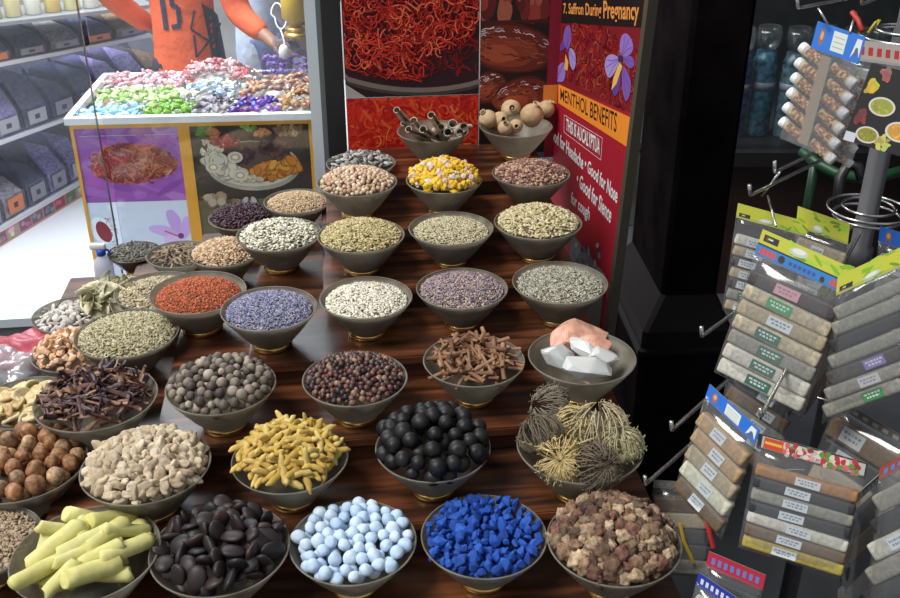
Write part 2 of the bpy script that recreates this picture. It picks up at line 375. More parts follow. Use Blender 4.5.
pm.add(vs, fs); pm.m = [1 if 1 <= j <= 5 else 0 for j in range(len(lv)-1) for i in range(8)]; struct('pillar', pm.mesh('pillar', [PILM, base_mat('black_lacquer_ledge', (.009, .007, .007), .4, spec=.10)]))

# shopfront behind the spinner, right
YF = 3.9
DW = vary('dark_red_wood', [(.018, .007, .006)], .5, 6, .4, .1)
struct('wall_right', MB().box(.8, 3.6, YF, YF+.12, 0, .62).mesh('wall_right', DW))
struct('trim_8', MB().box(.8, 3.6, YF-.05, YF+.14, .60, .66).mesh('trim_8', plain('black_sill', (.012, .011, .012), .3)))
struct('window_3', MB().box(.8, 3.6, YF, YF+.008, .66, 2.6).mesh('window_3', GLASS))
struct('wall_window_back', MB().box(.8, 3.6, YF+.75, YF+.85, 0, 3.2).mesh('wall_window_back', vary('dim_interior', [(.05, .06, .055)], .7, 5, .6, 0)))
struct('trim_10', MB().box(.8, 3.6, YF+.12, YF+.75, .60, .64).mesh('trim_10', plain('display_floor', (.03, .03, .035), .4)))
struct('ceiling_light_blocker', MB().box(.8, 3.6, YF-1.6, YF+.9, 2.62, 2.7).mesh('ceiling_light_blocker', plain('blocker_top_dark', (.03, .028, .028))))  # unseen roof, added to darken the rack side
struct('wall_light_blocker', MB().box(2.1, 2.2, .2, YF, 0, 2.62).mesh('wall_light_blocker', plain('blocker_side_dark', (.03, .028, .03))))  # unseen side wall, added to keep light off the rack

# ================================================================== STEPPED STAND
T0 = H-1.142; RISE = .0527
def tz(k): return T0+RISE*k
UL = [-.69, -.508, -.342, -.182, -.035, -.022, .10]
VF = [1.00, 1.29, 1.465, 1.648, 1.838, 2.012, 2.19]
UR = .505; VB = 2.415
STM = Matrix((U, V, Z)).transposed().to_4x4()
stand = empty('stepped_stand', (0, 0, 0), STM); tag(stand, 'dark stained wooden stepped stand carrying all the spice bowls', 'display stand')
def loc_box(x0, x1, y0, y1, z0, z1, bev=.0025):
    bm = bmesh.new(); bmesh.ops.create_cube(bm, size=1)
    for v in bm.verts: v.co = Vector(((x0+x1)/2+v.co.x*(x1-x0), (y0+y1)/2+v.co.y*(y1-y0), (z0+z1)/2+v.co.z*(z1-z0)))
    bmesh.ops.bevel(bm, geom=bm.edges[:], offset=bev, segments=2, affect='EDGES'); return bm
for k in range(7):
    zb = 0 if k == 0 else tz(k-1)
    me = from_bm('riser', loc_box(UL[k]+.012, UR-.006, VF[k]+.012, VB-.002, zb, tz(k)-.018, .001), WOOD); ob('riser', me, stand)
    me = from_bm('tread', loc_box(UL[k], UR, VF[k], VB, tz(k)-.018, tz(k)), WOOD, False); ob('tread', me, stand)

# ================================================================== BOWLS
def bowl_mesh(D):
    R = D/2; h = .088*D/.2; rb = .208*D; t = .0024; n = 56
    prof = [(0.001, .010), (rb*.9, .010), (rb, .012)]
    for i in range(1, 13):
        s = i/12; prof.append((rb+(R-rb)*(s**.86), .012+(h-.012)*s))
    prof.append((R-.0008, h+.0012)); prof.append((R-t-.0006, h+.001))
    for i in range(12, 0, -1):
        s = i/12; prof.append((rb-t+(R-rb)*(s**.86), .012+(h-.012)*s))
    prof.append((rb*.9, .0145)); prof.append((.001, .0145))
    return MB().lathe(prof, n).mesh('body', BOWL, True), MB().lathe([(rb*.80, .0), (rb*.98, .0), (rb*1.02, .003), (rb*1.02, .008), (rb*.97, .0118), (rb*.80, .0118), (rb*.80, 0)], 40).mesh('foot_ring', BRASS, True), h
BOWLS = {}; _bc = {}
def bowl(key, px, py, D, k, label, z=None, rot=None):
    D = round(D, 3)
    if D not in _bc: _bc[D] = bowl_mesh(D)
    bm_, fm, h = _bc[D]; z = tz(k) if z is None else z
    p = at_z(px, py, z+h); e = empty('glass_bowl', (p.x, p.y, z)); e.rotation_euler = rot or (0, 0, random.uniform(0, 6))
    ob('body', bm_, e, None, None, None) if key != 'dark' else ob('body', mk('body', [v.co[:] for v in bm_.vertices], [tuple(p.vertices) for p in bm_.polygons], plain('brown_glass', (.07, .05, .03), .3), True), e); ob('foot_ring', fm, e); tag(e, label, 'bowl', 'spice bowls on the stand')
    BOWLS[key] = (Vector((p.x, p.y, z)), D, h); return e
def profile(key, heap, fill):
    """surface height of the contents: centre, edge radius, function"""
    p, D, h = BOWLS[key]; rb = .208*D; R = D/2
    ze = h*fill; s = max(0, (ze-.012)/(h-.012)); a = rb-.0024+(R-rb)*s**.86-.001
    return p, a, ze, (lambda r: ze+heap*max(0, 1-(r/a)**2)**.65)
def wall_r(key, z):
    p, D, h = BOWLS[key]; rb = .208*D; R = D/2
    if z >= h: return R+(z-h)*.6
    s = max(0, (z-.012)/(h-.012)); return rb-.0024+(R-rb)*s**.86
BED = plain('grain_gap_shade', (.12, .095, .065), .9)  # darker colour under the grains paints the shade in their gaps
def grains(key, name, label, cat, mat, size, n, heap=.018, fill=.86, jitter=.45, up=.38, shape=2):
    """a mound of loose grain: one stuff object"""
    p, a, ze, F = profile(key, heap, fill); v0, f0 = ICO[1]; f0 = np.array(f0); nv = len(v0)
    V_, F_ = [], []; NR, NA = 12, 40; bv = [(0, 0, F(0)-size[2]*.4)]; bf = []
    for i in range(1, NR+1):
        r = a*i/NR
        for j in range(NA):
            t = 2*math.pi*j/NA; bv.append((r*math.cos(t), r*math.sin(t), F(r)-size[2]*.4))
    for j in range(NA): bf.append((0, 1+j, 1+(j+1) % NA))
    for i in range(NR-1):
        for j in range(NA): bf.append((1+i*NA+j, 1+(i+1)*NA+j, 1+(i+1)*NA+(j+1) % NA, 1+i*NA+(j+1) % NA))
    rr = a*np.sqrt(rng.random(n)); th = rng.random(n)*2*np.pi
    sc = np.array(size)[None]*(1+rng.uniform(-jitter, jitter, (n, 1))); yaw = rng.random(n)*2*np.pi; pit = rng.normal(0, up, n)
    P = v0[None]*sc[:, None, :]
    cp, sp = np.cos(pit)[:, None], np.sin(pit)[:, None]; x = P[..., 0]*cp+P[..., 2]*sp; zz = -P[..., 0]*sp+P[..., 2]*cp; y = P[..., 1]
    cy, sy = np.cos(yaw)[:, None], np.sin(yaw)[:, None]; X = x*cy-y*sy; Y = x*sy+y*cy
    rr = np.minimum(rr, a-size[0]*.6); sz = ze+heap*np.maximum(0, 1-(rr/a)**2)**.65 + rng.uniform(-.3, 1.5, n)*size[2]
    X += (rr*np.cos(th))[:, None]; Y += (rr*np.sin(th))[:, None]; zz += sz[:, None]
    GV = np.stack([X, Y, zz], -1).reshape(-1, 3); GF = (f0[None]+(np.arange(n)*nv)[:, None, None]).reshape(-1, 3)+len(bv)
    me = bpy.data.meshes.new(name); vv = np.vstack([np.array(bv), GV]).astype(np.float32); me.vertices.add(len(vv)); me.vertices.foreach_set('co', vv.ravel())
    li = np.concatenate([np.concatenate([np.array(q) for q in bf]), GF.ravel()]).astype(np.int32)
    cnt = np.concatenate([np.array([len(q) for q in bf]), np.full(len(GF), 3)]); st = np.concatenate([[0], np.cumsum(cnt)[:-1]]).astype(np.int32)
    me.loops.add(len(li)); me.loops.foreach_set('vertex_index', li); me.polygons.add(len(cnt)); me.polygons.foreach_set('loop_start', st)
    me.polygons.foreach_set('use_smooth', [True]*len(cnt)); me.update(calc_edges=True); me.validate(); me.materials.append(mat); me.materials.append(BED); me.polygons.foreach_set('material_index', [1]*len(bf)+[0]*len(GF))
    o = ob(name, me, None, p); tag(o, label, cat, None, 'stuff'); return o
def pieces(key, name, label, cat, meshes, sep, heap=.03, fill=.85, n=300, layers=2, mode='flat', lay=.8, tilt=.35, scale=(.85, 1.15), group=None, edge=.5, thick=None, tries=3000, sub=None, yaw=None):
    """countable contents piled in a bowl: every piece its own object"""
    p, a, ze, F = profile(key, heap, fill); acc = np.zeros((0, 3)); out = []; half = sep*.5; th_ = thick or half
    for L in range(layers):
        fails = 0
        while fails < tries//(1+L) and len(out) < n:
            r = (a-sep*edge)*math.sqrt(random.random()); t = random.uniform(0, 2*math.pi); zt = F(r)-th_*(.3+2*L*lay)+random.uniform(-.15, .15)*th_
            if zt < .0145+th_: fails += 1; continue
            rmax = wall_r(key, zt)-sep*edge*.9
            if r > rmax: fails += 1; continue
            q = np.array((r*math.cos(t), r*math.sin(t), zt)); ok = len(acc) == 0 or np.min(np.sum(((acc-q)*np.array((1, 1, 1.0 if thick is None else sep*.5/th_)))**2, 1)) > (sep*random.uniform(.82, 1.02))**2
            if not ok: fails += 1; continue
            acc = np.vstack([acc, q]); out.append((q, r, t))
        if len(out) >= n: break
    res = []
    for i, (q, r, t) in enumerate(out):
        me = meshes[i % len(meshes)] if not callable(meshes) else meshes(i)
        o = ob(name, me); o.location = p+Vector(q)
        if mode == 'any': o.rotation_euler = (random.uniform(0, 6.3), random.uniform(0, 6.3), random.uniform(0, 6.3))
        else:
            sl = math.atan2(heap*.7*r/a, a)      # lie on the slope of the mound
            M = Matrix.Rotation(t, 3, 'Z') @ Matrix.Rotation(sl, 3, 'Y') @ Matrix.Rotation(random.uniform(0, 6.3) if not yaw else random.gauss(*yaw)-t, 3, 'Z') @ Matrix.Rotation(random.gauss(0, tilt), 3, 'Y') @ Matrix.Rotation(random.gauss(0, tilt), 3, 'X')
            o.rotation_euler = M.to_euler()
        s = random.uniform(*scale); o.scale = (s, s, s)
        tag(o, label, cat, group or name.replace('_', ' ')+' pieces'); res.append(o)
    return res

B = bowl
B('sulfur', 86, 553, .222, 0, 'glass bowl of yellow sulphur sticks at the front left')
B('blackseed', 220, 548, .214, 0, 'glass bowl of large flat black seeds in the front row')
B('balls', 353, 541, .199, 0, 'glass bowl of pale blue balls in the front row')
B('blue', 484, 535, .199, 0, 'glass bowl of bright blue indigo lumps in the front row')
B('chunk', 614, 540, .209, 0, 'glass bowl of brown dried flower heads at the front right')
B('ginger', 146, 465, .21, 1, 'glass bowl of pale beige dried root knobs in second row')
B('turmeric', 290, 458, .194, 1, 'glass bowl of yellow turmeric fingers in second row')
B('limes', 433, 447, .196, 1, 'glass bowl of round black dried limes in second row')
B('plants', 580, 445, .214, 1, 'glass bowl of curled resurrection plants at right of second row')
B('bark', 96, 398, .218, 1, 'glass bowl of dark purple brown pod strips on left side')
B('olive', 127, 333, .208, 1, 'glass bowl of olive green fennel seed on left side')
B('spot', 158, 290, .19, 1, 'glass bowl of speckled cream seeds behind the red seed bowl')
B('brown', 180, 254, .16, 1, 'glass bowl of brown dry pods behind the tan seed bowl')
B('nuts', 221, 385, .194, 2, 'glass bowl of grey brown round allspice nuts in third row')
B('junip', 355, 378, .189, 2, 'glass bowl of black and red dried berries in third row')
B('cinn', 474, 360, .189, 2, 'glass bowl of broken brown cinnamon bark in third row')
B('salt', 582, 356, .200, 2, 'glass bowl of pink and clear crystal rocks in third row')
B('red', 198, 292, .200, 2, 'glass bowl of orange red seeds on left side')
B('tan', 225, 252, .165, 2, 'glass bowl of tan husked seeds behind the red seeds')
B('hibis', 242, 217, .165, 2, 'glass bowl of dark purple hibiscus near the candy cabinet')
B('lav', 269, 308, .185, 3, 'glass bowl of blue lavender in fourth row')
B('white', 366, 297, .183, 3, 'glass bowl of white split grains in fourth row')
B('lavbud', 462, 288, .184, 3, 'glass bowl of purple and tan lavender buds in fourth row')
B('fennel', 560, 282, .193, 3, 'glass bowl of grey green cumin seed in fourth row by sign')
B('wseed', 279, 234, .190, 3, 'glass bowl of white seeds with green flecks above lavender')
B('tan2', 297, 201, .162, 3, 'glass bowl of fine tan seed beneath the chickpea bowl')
B('yel', 361, 235, .184, 4, 'glass bowl of yellow green seed in fifth row')
B('pale', 451, 228, .182, 4, 'glass bowl of pale cream green seed in fifth row')
B('card', 538, 222, .19, 4, 'glass bowl of green cardamom pods in fifth row')
B('chick', 357, 182, .180, 5, 'glass bowl of pinkish round chickpeas in sixth row')
B('flower', 444, 180, .172, 5, 'glass bowl of yellow and white dried flowers in sixth row')
B('pink', 531, 173, .179, 5, 'glass bowl of reddish purple seeds in sixth row')
B('cstick', 433, 131, .173, 6, 'glass bowl of long grey cinnamon sticks on top step')
B('quince', 516, 126, .178, 6, 'glass bowl of round tan dried fruits on top step')
B('bw', 361, 163, .165, 5, 'glass bowl of black and white chips behind the chickpeas')
B('nutmeg', 22, 464, .218, 0, 'glass bowl of brown whole nutmegs at the left edge')
B('limesl', 26, 402, .185, 0, 'glass bowl of dried yellow citrus slices at left edge')
B('pale2', 72, 314, .175, 0, 'glass bowl of grey white chips at the left back')
B('resin', 72, 352, .165, 0, 'glass bowl of orange gum resin beside the pink bag')
B('bay', 117, 306, .175, 0, 'glass bowl of dry green bay leaves at the left back')
B('grain', -16, 541, .175, 0, 'glass bowl of coarse brown grain cut by left edge')
B('dark', 134, 252, .135, 0, 'small dark bowl of grey herb by the spray bottle')

# ---- loose fine contents
def gm(name, cols, **k): return vary(name, cols, k.get('rough', .75), k.get('ns', 300), k.get('na', .2), 0, 'grain')
grains('red', 'red_seeds', 'mound of orange red seeds in bowl on left side', 'seeds', gm('red_seed', [(.22, .035, .015), (.46, .11, .04), (.62, .20, .09), (.40, .08, .03), (.52, .13, .05)]), (.0036, .0013, .0011), 3600, 0.026, 0.84)
grains('lav', 'lavender', 'mound of blue lavender in bowl of fourth row', 'herb', gm('lavender_bud', [(.07, .075, .17), (.23, .23, .37), (.44, .43, .52), (.15, .155, .28), (.33, .32, .42)]), (.0034, .0013, .0013), 3600, 0.024, 0.88)
grains('white', 'white_split_grains', 'mound of white split grains in bowl of fourth row', 'grain', gm('white_grain', [(.70, .64, .50), (.85, .80, .70), (.50, .44, .32), (.85, .82, .74), (.80, .75, .64), (.22, .18, .12)]), (.0032, .0022, .0015), 2600, 0.018, 0.86)
grains('lavbud', 'lavender_buds', 'mound of mixed purple and tan buds in bowl', 'herb', gm('lavbud', [(.07, .05, .14), (.48, .36, .28), (.20, .14, .22), (.58, .46, .36), (.06, .05, .14), (.40, .30, .24)]), (.0034, .0015, .0015), 3000, 0.02, 0.9)
grains('fennel', 'cumin_seeds', 'mound of grey green cumin seed in bowl by sign', 'seeds', gm('cumin', [(.10, .10, .07), (.38, .36, .28), (.58, .55, .45), (.22, .21, .16), (.48, .46, .38)]), (.0042, .0013, .0012), 3000, 0.018, 0.88)
grains('wseed', 'white_green_seeds', 'mound of white seeds with dark green flecks', 'seeds', gm('pumpkin', [(.68, .64, .48), (.82, .78, .64), (.10, .10, .06), (.76, .72, .55), (.85, .82, .70)]), (.0052, .0028, .0013), 1500, 0.026, 0.92)
grains('tan2', 'fine_tan_seed', 'mound of fine tan seed beneath the chickpeas', 'seeds', gm('tan2', [(.56, .40, .24), (.70, .54, .36), (.36, .24, .14), (.64, .48, .30)]), (.0028, .0014, .0012), 2400, 0.018, 0.9)
grains('yel', 'yellow_green_seeds', 'mound of yellow green seed in bowl of fifth row', 'seeds', gm('yelgreen', [(.36, .28, .11), (.62, .52, .26), (.72, .62, .36), (.22, .18, .08), (.54, .46, .22)]), (.0042, .0018, .0016), 2600, 0.028, 0.93)
grains('pale', 'pale_seeds', 'mound of pale cream green seed in bowl', 'seeds', gm('paleseed', [(.50, .44, .27), (.68, .62, .42), (.32, .28, .17), (.60, .54, .36)]), (.0032, .0013, .0012), 3000, 0.018, 0.86)
grains('olive', 'fennel_seeds', 'mound of olive green fennel seed in bowl', 'seeds', gm('oliveseed', [(.36, .31, .16), (.58, .52, .32), (.68, .62, .44), (.20, .18, .10), (.52, .46, .28)]), (.0042, .0014, .0013), 3600, 0.024, 0.92)
grains('spot', 'speckled_seeds', 'mound of speckled cream seed behind the red seeds', 'seeds', gm('speck', [(.50, .41, .25), (.66, .57, .39), (.16, .13, .08), (.60, .50, .33)]), (.0042, .0020, .0015), 2000, 0.014, 0.88)
grains('tan', 'tan_husk_seeds', 'mound of tan husked seed behind the red seeds', 'seeds', gm('tanhusk', [(.50, .33, .19), (.68, .49, .31), (.76, .60, .42), (.28, .17, .09), (.62, .44, .27)]), (.0042, .0018, .0016), 1900, 0.028, 0.92)
grains('pink', 'reddish_seeds', 'mound of reddish purple seed in bowl of sixth row', 'seeds', gm('pinkseed', [(.15, .055, .05), (.40, .22, .16), (.60, .43, .30), (.09, .035, .035), (.30, .15, .11)]), (.0046, .0026, .0022), 1400, 0.024, 0.93)
grains('hibis', 'dried_hibiscus', 'dark purple dried hibiscus heaped in bowl', 'herb', gm('hibis', [(.025, .008, .016), (.06, .018, .03), (.04, .012, .025)], rough=.5), (.007, .0035, .0018), 900, .026, .95, .4, .7)
grains('grain', 'coarse_grain', 'mound of coarse brown grain at left edge', 'grain', gm('coarse', [(.33, .24, .15), (.48, .37, .25), (.24, .17, .11)]), (.0046, .0022, .0018), 1400, .012, .90)
grains('dark', 'grey_herb', 'dry grey herb heaped in small dark bowl', 'herb', gm('greyherb', [(.10, .095, .08), (.24, .23, .20), (.06, .055, .05)]), (.007, .0022, .0012), 500, .012, .95, .4, .6)
grains('card', 'cardamom_pods', 'mound of small green cardamom pods in bowl', 'spice', gm('cardamom', [(.46, .38, .18), (.66, .57, .33), (.74, .66, .44), (.24, .20, .09), (.56, .48, .26)]), (.0062, .0024, .0022), 1500, 0.032, 0.93, .3, .5)

# ---- countable contents
M_ = vary
sul = M_('sulphur', [(.60, .56, .19), (.66, .62, .25), (.58, .56, .22)], .7, 60, .12, .35, dist=.002)
def stick(i): 
    rr = random.Random(i); L = .062+.03*rr.random(); n = 9; pts = [((q_-.5)*L, rr.uniform(-1, 1)*.0008, rr.uniform(-1, 1)*.0008) for q_ in (0, .015, .05, .25, .5, .75, .95, .985, 1)]
    r = .0125+rr.uniform(-.0015, .0015); return MB().tube(pts, [r*.80, r*.92]+[r*(1+rr.uniform(-.04, .04)) for _ in range(n-4)]+[r*.92, r*.78], 14).mesh('sulphur_stick', sul, True)
SULL = ['thick', 'short']
pieces('sulfur', 'sulphur_stick', 'pale yellow sulphur stick in bowl at front left', 'sulphur', [stick(i) for i in range(6)], .034, .036, .92, 30, 2, 'flat', .8, .25, (.85, 1.1), 'sulphur sticks in the front left bowl', 1.05, .0145, yaw=(.75, .45))
bs = M_('black_seed', [(.012, .010, .011), (.02, .016, .017), (.028, .014, .015), (.013, .012, .014), (.05, .022, .016)], .5, 60, .3, .15)
pieces('blackseed', 'black_seed', 'large flat black seed in front row bowl', 'seed', [blob('black_seed', bs, (.0158+.001*i, .0135, .0066), .12, 1.2, seed=i) for i in range(5)], .0215, .046, .95, 150, 2, 'flat', .8, .7, (.85, 1.15), 'large black seeds in the front row', .6, .009)
bl = M_('pale_blue_ball', [(.44, .58, .76), (.52, .66, .82), (.58, .69, .80), (.40, .55, .76)], .8, 90, .12, .25)
pieces('balls', 'blue_ball', 'pale blue chalky ball in front row bowl', 'ball', [blob('blue_ball', bl, (.0112, .0105, .0098), .12, 1.3, seed=i+20) for i in range(5)], .0200, .020, 1.0, 140, 2, 'any', .8, scale=(.85, 1.12), group='pale blue balls in the front row', edge=.46)
ind = M_('indigo', [(.010, .055, .30), (.014, .075, .38), (.022, .10, .45), (.008, .042, .24)], .8, 120, .25, .3)
pieces('blue', 'indigo_lump', 'bright blue indigo lump in front row bowl', 'indigo lump', [hull('indigo_lump', ind, (.0118, .0092, .0080), 13, .0006, seed=i) for i in range(8)], .0150, .020, 1.0, 300, 3, 'any', .8, scale=(.6, 1.35), group='indigo lumps in the front row', edge=.46)
ch = M_('dry_flower', [(.08, .045, .028), (.24, .15, .09), (.48, .36, .23), (.06, .036, .024), (.18, .085, .06), (.34, .24, .15)], .85, 130, .55, .6, dist=.004)
pieces('chunk', 'dried_bloom', 'crumpled brown dried flower head in front right bowl', 'dried flower', [blob('dried_bloom', ch, (.0120, .0105, .009), .45, 1.7, .32, 6.5, 3, i+3, True, False) for i in range(7)], .0150, .060, .92, 300, 2, 'any', .8, scale=(.7, 1.4), group='dried flower heads at the front right')
gi = M_('dry_root', [(.40, .31, .20), (.52, .42, .29), (.60, .51, .38), (.34, .26, .17)], .85, 110, .25, .4)
pieces('ginger', 'dried_root_knob', 'pale beige dried root knob in second row bowl', 'dried root', [blob('dried_root_knob', gi, (.0125, .0074, .0066), .42, 1.3, .10, 3.0, 3, i+9) for i in range(7)], .0128, .040, .96, 300, 2, 'flat', .8, .6, (.75, 1.3), 'dried root knobs in the second row', .6)
tu = M_('turmeric', [(.40, .25, .04), (.54, .37, .08), (.62, .47, .16), (.46, .29, .05)], .75, 80, .25, .35)
pieces('turmeric', 'turmeric_finger', 'yellow turmeric finger in second row bowl', 'turmeric', [finger('turmeric_finger', tu, .034+.004*(i % 4), .0054, .16*(i % 3), i, 9, 9, .14) for i in range(8)], .0140, .052, .97, 210, 2, 'flat', .8, .42, (.8, 1.2), 'turmeric fingers in the second row', .95, .006)
li = M_('black_lime', [(.004, .004, .0045), (.008, .008, .009), (.013, .0125, .012)], .5, 70, .5, .4)
lm = []
for i in range(5):
    v, f = ICO[3]; out = []
    for q in v:
        q = Vector(q); d = 1+.06*noise.noise(q*1.5+Vector((i*5, 0, 0)))-.16*math.exp(-((1-q.z)/.03))+.05*math.exp(-((1-q.z-.09)/.05)**2); out.append(q*d*.0148)
    lm.append(mk('black_lime', out, f, li, True))
pieces('limes', 'black_lime', 'round black dried lime in second row bowl', 'dried lime', lm, .0275, .050, 1.06, 100, 2, 'any', .8, scale=(.8, 1.12), group='black dried limes in the second row', edge=.46)
ba = M_('dark_pod', [(.04, .02, .026), (.07, .035, .04), (.03, .018, .028), (.14, .065, .045), (.34, .19, .11), (.05, .022, .03)], .4, 90, .35, .3)
pieces('bark', 'pod_strip', 'curled dark purple pod strip in left side bowl', 'dried pod', [curl('pod_strip', ba, .036+.004*(i % 3), .0062, .0016, 1.9+.3*(i % 3), i, 6, 6, .004*(i % 3)) for i in range(7)], .0142, .036, .95, 200, 2, 'flat', .8, .5, (.8, 1.25), 'dark pod strips on the left side', 1.15, .006)
nu = M_('allspice_nut', [(.07, .055, .045), (.20, .165, .13), (.40, .34, .27), (.05, .042, .038), (.13, .10, .08), (.30, .25, .19)], .6, 90, .25, .2)
pieces('nuts', 'allspice_nut', 'grey brown round nut in third row bowl', 'nut', [blob('allspice_nut', nu, (.0092, .0088, .0086), .08, 1.3, seed=i+40) for i in range(4)], .0168, .032, 1.0, 190, 2, 'any', .8, scale=(.7, 1.15), group='round brown nuts in the third row', edge=.46)
ju = M_('dry_berry', [(.022, .016, .02), (.05, .025, .025), (.16, .06, .045), (.03, .022, .03), (.30, .17, .11), (.02, .015, .02)], .4, 120, .3, .2)
pieces('junip', 'dried_berry', 'small black or reddish dried berry in third row bowl', 'berry', [blob('dried_berry', ju, (.0064, .0056, .0050), .25, 1.4, seed=i+60, sub=2) for i in range(6)], .0098, .030, .95, 300, 2, 'any', .8, scale=(.75, 1.2), group='dried berries in the third row')
ci = M_('cinnamon_bark', [(.15, .07, .035), (.24, .12, .06), (.33, .18, .10), (.11, .05, .028)], .75, 60, .25, .3)
pieces('cinn', 'cinnamon_bark', 'broken brown cinnamon bark piece in third row bowl', 'cinnamon', [curl('cinnamon_bark', ci, .050+.008*(i % 4), .0044, .0011, 3.4+.4*(i % 4), i+11, 8, 5) for i in range(8)], .0135, .030, .95, 190, 2, 'flat', .8, .25, (.6, 1.15), 'cinnamon bark in the third row', 1.45, .0065)
fw = M_('yellow_flower', [(.70, .42, .02), (.76, .50, .04), (.68, .44, .08)], .8, 150, .25, .4); fw2 = M_('white_flower', [(.62, .52, .42), (.56, .40, .36), (.68, .62, .52)], .8, 150, .25, .4)
ym = [blob('dried_flower', fw, (.0085, .0075, .006), .5, 1.8, .35, 4, 3, i+80) for i in range(5)]; wm = [blob('dried_flower', fw2, (.0085, .008, .0065), .45, 1.8, .35, 4, 3, i+90) for i in range(3)]
for o in pieces('flower', 'dried_flower', 'small yellow dried flower in sixth row bowl', 'dried flower', lambda i: random.choice(ym+ym+wm), .0120, .044, .98, 170, 2, 'any', .8, scale=(.8, 1.3), group='yellow dried flowers in the sixth row'):
    if o.data in wm: tag(o, 'small whitish dried flower in sixth row bowl', 'dried flower', 'white dried flowers in the sixth row')
ck = M_('chickpea', [(.52, .36, .23), (.68, .52, .36), (.42, .26, .16), (.76, .62, .46), (.46, .26, .20)], .7, 120, .2, .2)
pieces('chick', 'chickpea', 'round pinkish chickpea in sixth row bowl', 'chickpea', [blob('chickpea', ck, (.0056, .0052, .0050), .15, 1.4, seed=i+30, sub=2) for i in range(4)], .0088, .034, .93, 290, 2, 'any', .8, scale=(.8, 1.15), group='chickpeas in the sixth row')
bwm = M_('chip_black_white', [(.03, .03, .03), (.48, .46, .42), (.06, .06, .06), (.30, .29, .27), (.58, .56, .52)], .6, 120, .2, .2)
pieces('bw', 'dark_and_light_chip', 'black or white dry chip behind the chickpeas', 'dried chip', [blob('chip', bwm, (.009, .006, .0028), .3, 1.4, seed=i+31, sub=2) for i in range(5)], .0115, .026, .93, 150, 2, 'flat', .8, .5, (.8, 1.2), 'black and white chips')
br = M_('brown_pod', [(.14, .095, .06), (.24, .17, .11), (.32, .25, .17), (.09, .06, .04)], .8, 100, .3, .3)
pieces('brown', 'brown_pod', 'short brown dry pod behind the tan seeds', 'dried pod', [finger('brown_pod', br, .022, .0028, .3, i+50, 7, 7, .25) for i in range(5)], .0105, .014, .90, 120, 2, 'flat', .8, .4, (.8, 1.2), 'brown dry pods', .9, .004)
nm = M_('nutmeg', [(.20, .085, .035), (.36, .18, .08), (.50, .33, .19), (.13, .06, .03), (.42, .20, .09)], .5, 110, .6, .6, dist=.004)
pieces('nutmeg', 'nutmeg', 'wrinkled brown whole nutmeg in bowl at left edge', 'nutmeg', [blob('nutmeg', nm, (.0172, .0145, .0145), .08, 1.3, .07, 5, 3, i+70) for i in range(5)], .0280, .030, 1.0, 85, 2, 'any', .8, scale=(.8, 1.1), group='whole nutmegs at the left edge', edge=.46)
def slice_mesh(i):
    rr = random.Random(i); n = 18; mb = MB(); pr = []
    prof = [(0.001, .0012), (.009, .0014), (.013, .0034), (.016, .0028), (.0165, 0), (.016, -.0022), (.013, -.0028), (.009, -.0008), (.001, -.0006)]
    mb.lathe(prof, n); ph = rr.uniform(0, 6)
    for p in mb.v:
        a = math.atan2(p.y, p.x); r = math.hypot(p.x, p.y); p.x *= 1.25+.08*math.sin(3*a+ph); p.y *= .95+.06*math.sin(2*a); p.z += 20*r*r*.35*math.sin(2*a+ph)
    return mb.mesh('citrus_slice', lsm, True)
lsm = M_('dry_citrus', [(.46, .32, .14), (.58, .44, .22), (.66, .54, .32)], .7, 120, .3, .3)
pieces('limesl', 'citrus_slice', 'dried yellow citrus slice in bowl at left edge', 'dried citrus', [slice_mesh(i) for i in range(5)], .0265, .018, .90, 60, 2, 'flat', .8, .4, (.8, 1.15), 'dried citrus slices at the left edge', .7, .005)
p2 = M_('grey_chip', [(.46, .42, .38), (.64, .60, .55), (.26, .22, .20), (.72, .68, .62)], .75, 120, .25, .2)
pieces('pale2', 'grey_chip', 'grey white dry chip in bowl at left back', 'dried chip', [blob('grey_chip', p2, (.0105, .006, .003), .35, 1.4, seed=i+35, sub=2) for i in range(5)], .0125, .010, .90, 130, 2, 'flat', .8, .5, (.8, 1.3), 'grey white chips at the left back')
re = M_('gum_resin', [(.66, .38, .20), (.76, .50, .32), (.80, .62, .46), (.58, .28, .12)], .35, 90, .2, .2)
pieces('resin', 'gum_resin', 'orange gum resin lump beside the olive seed bowl', 'resin', [hull('gum_resin', re, (.0095, .0085, .0075), 12, .0012, i+200) for i in range(6)], .0142, .045, .95, 150, 2, 'any', .8, scale=(.7, 1.25), group='orange gum resin lumps')
bym = M_('bay_leaf', [(.34, .33, .19), (.54, .50, .33), (.74, .69, .52), (.20, .20, .11), (.64, .58, .40)], .6, 60, .3, .2)
pieces('bay', 'bay_leaf', 'dry curled bay leaf in bowl at left back', 'bay leaf', [leaf('bay_leaf', bym, .060, .028, .5, i) for i in range(5)], .0200, .050, .98, 60, 3, 'flat', .8, .55, (.8, 1.2), 'bay leaves at the left back', .8, .005)

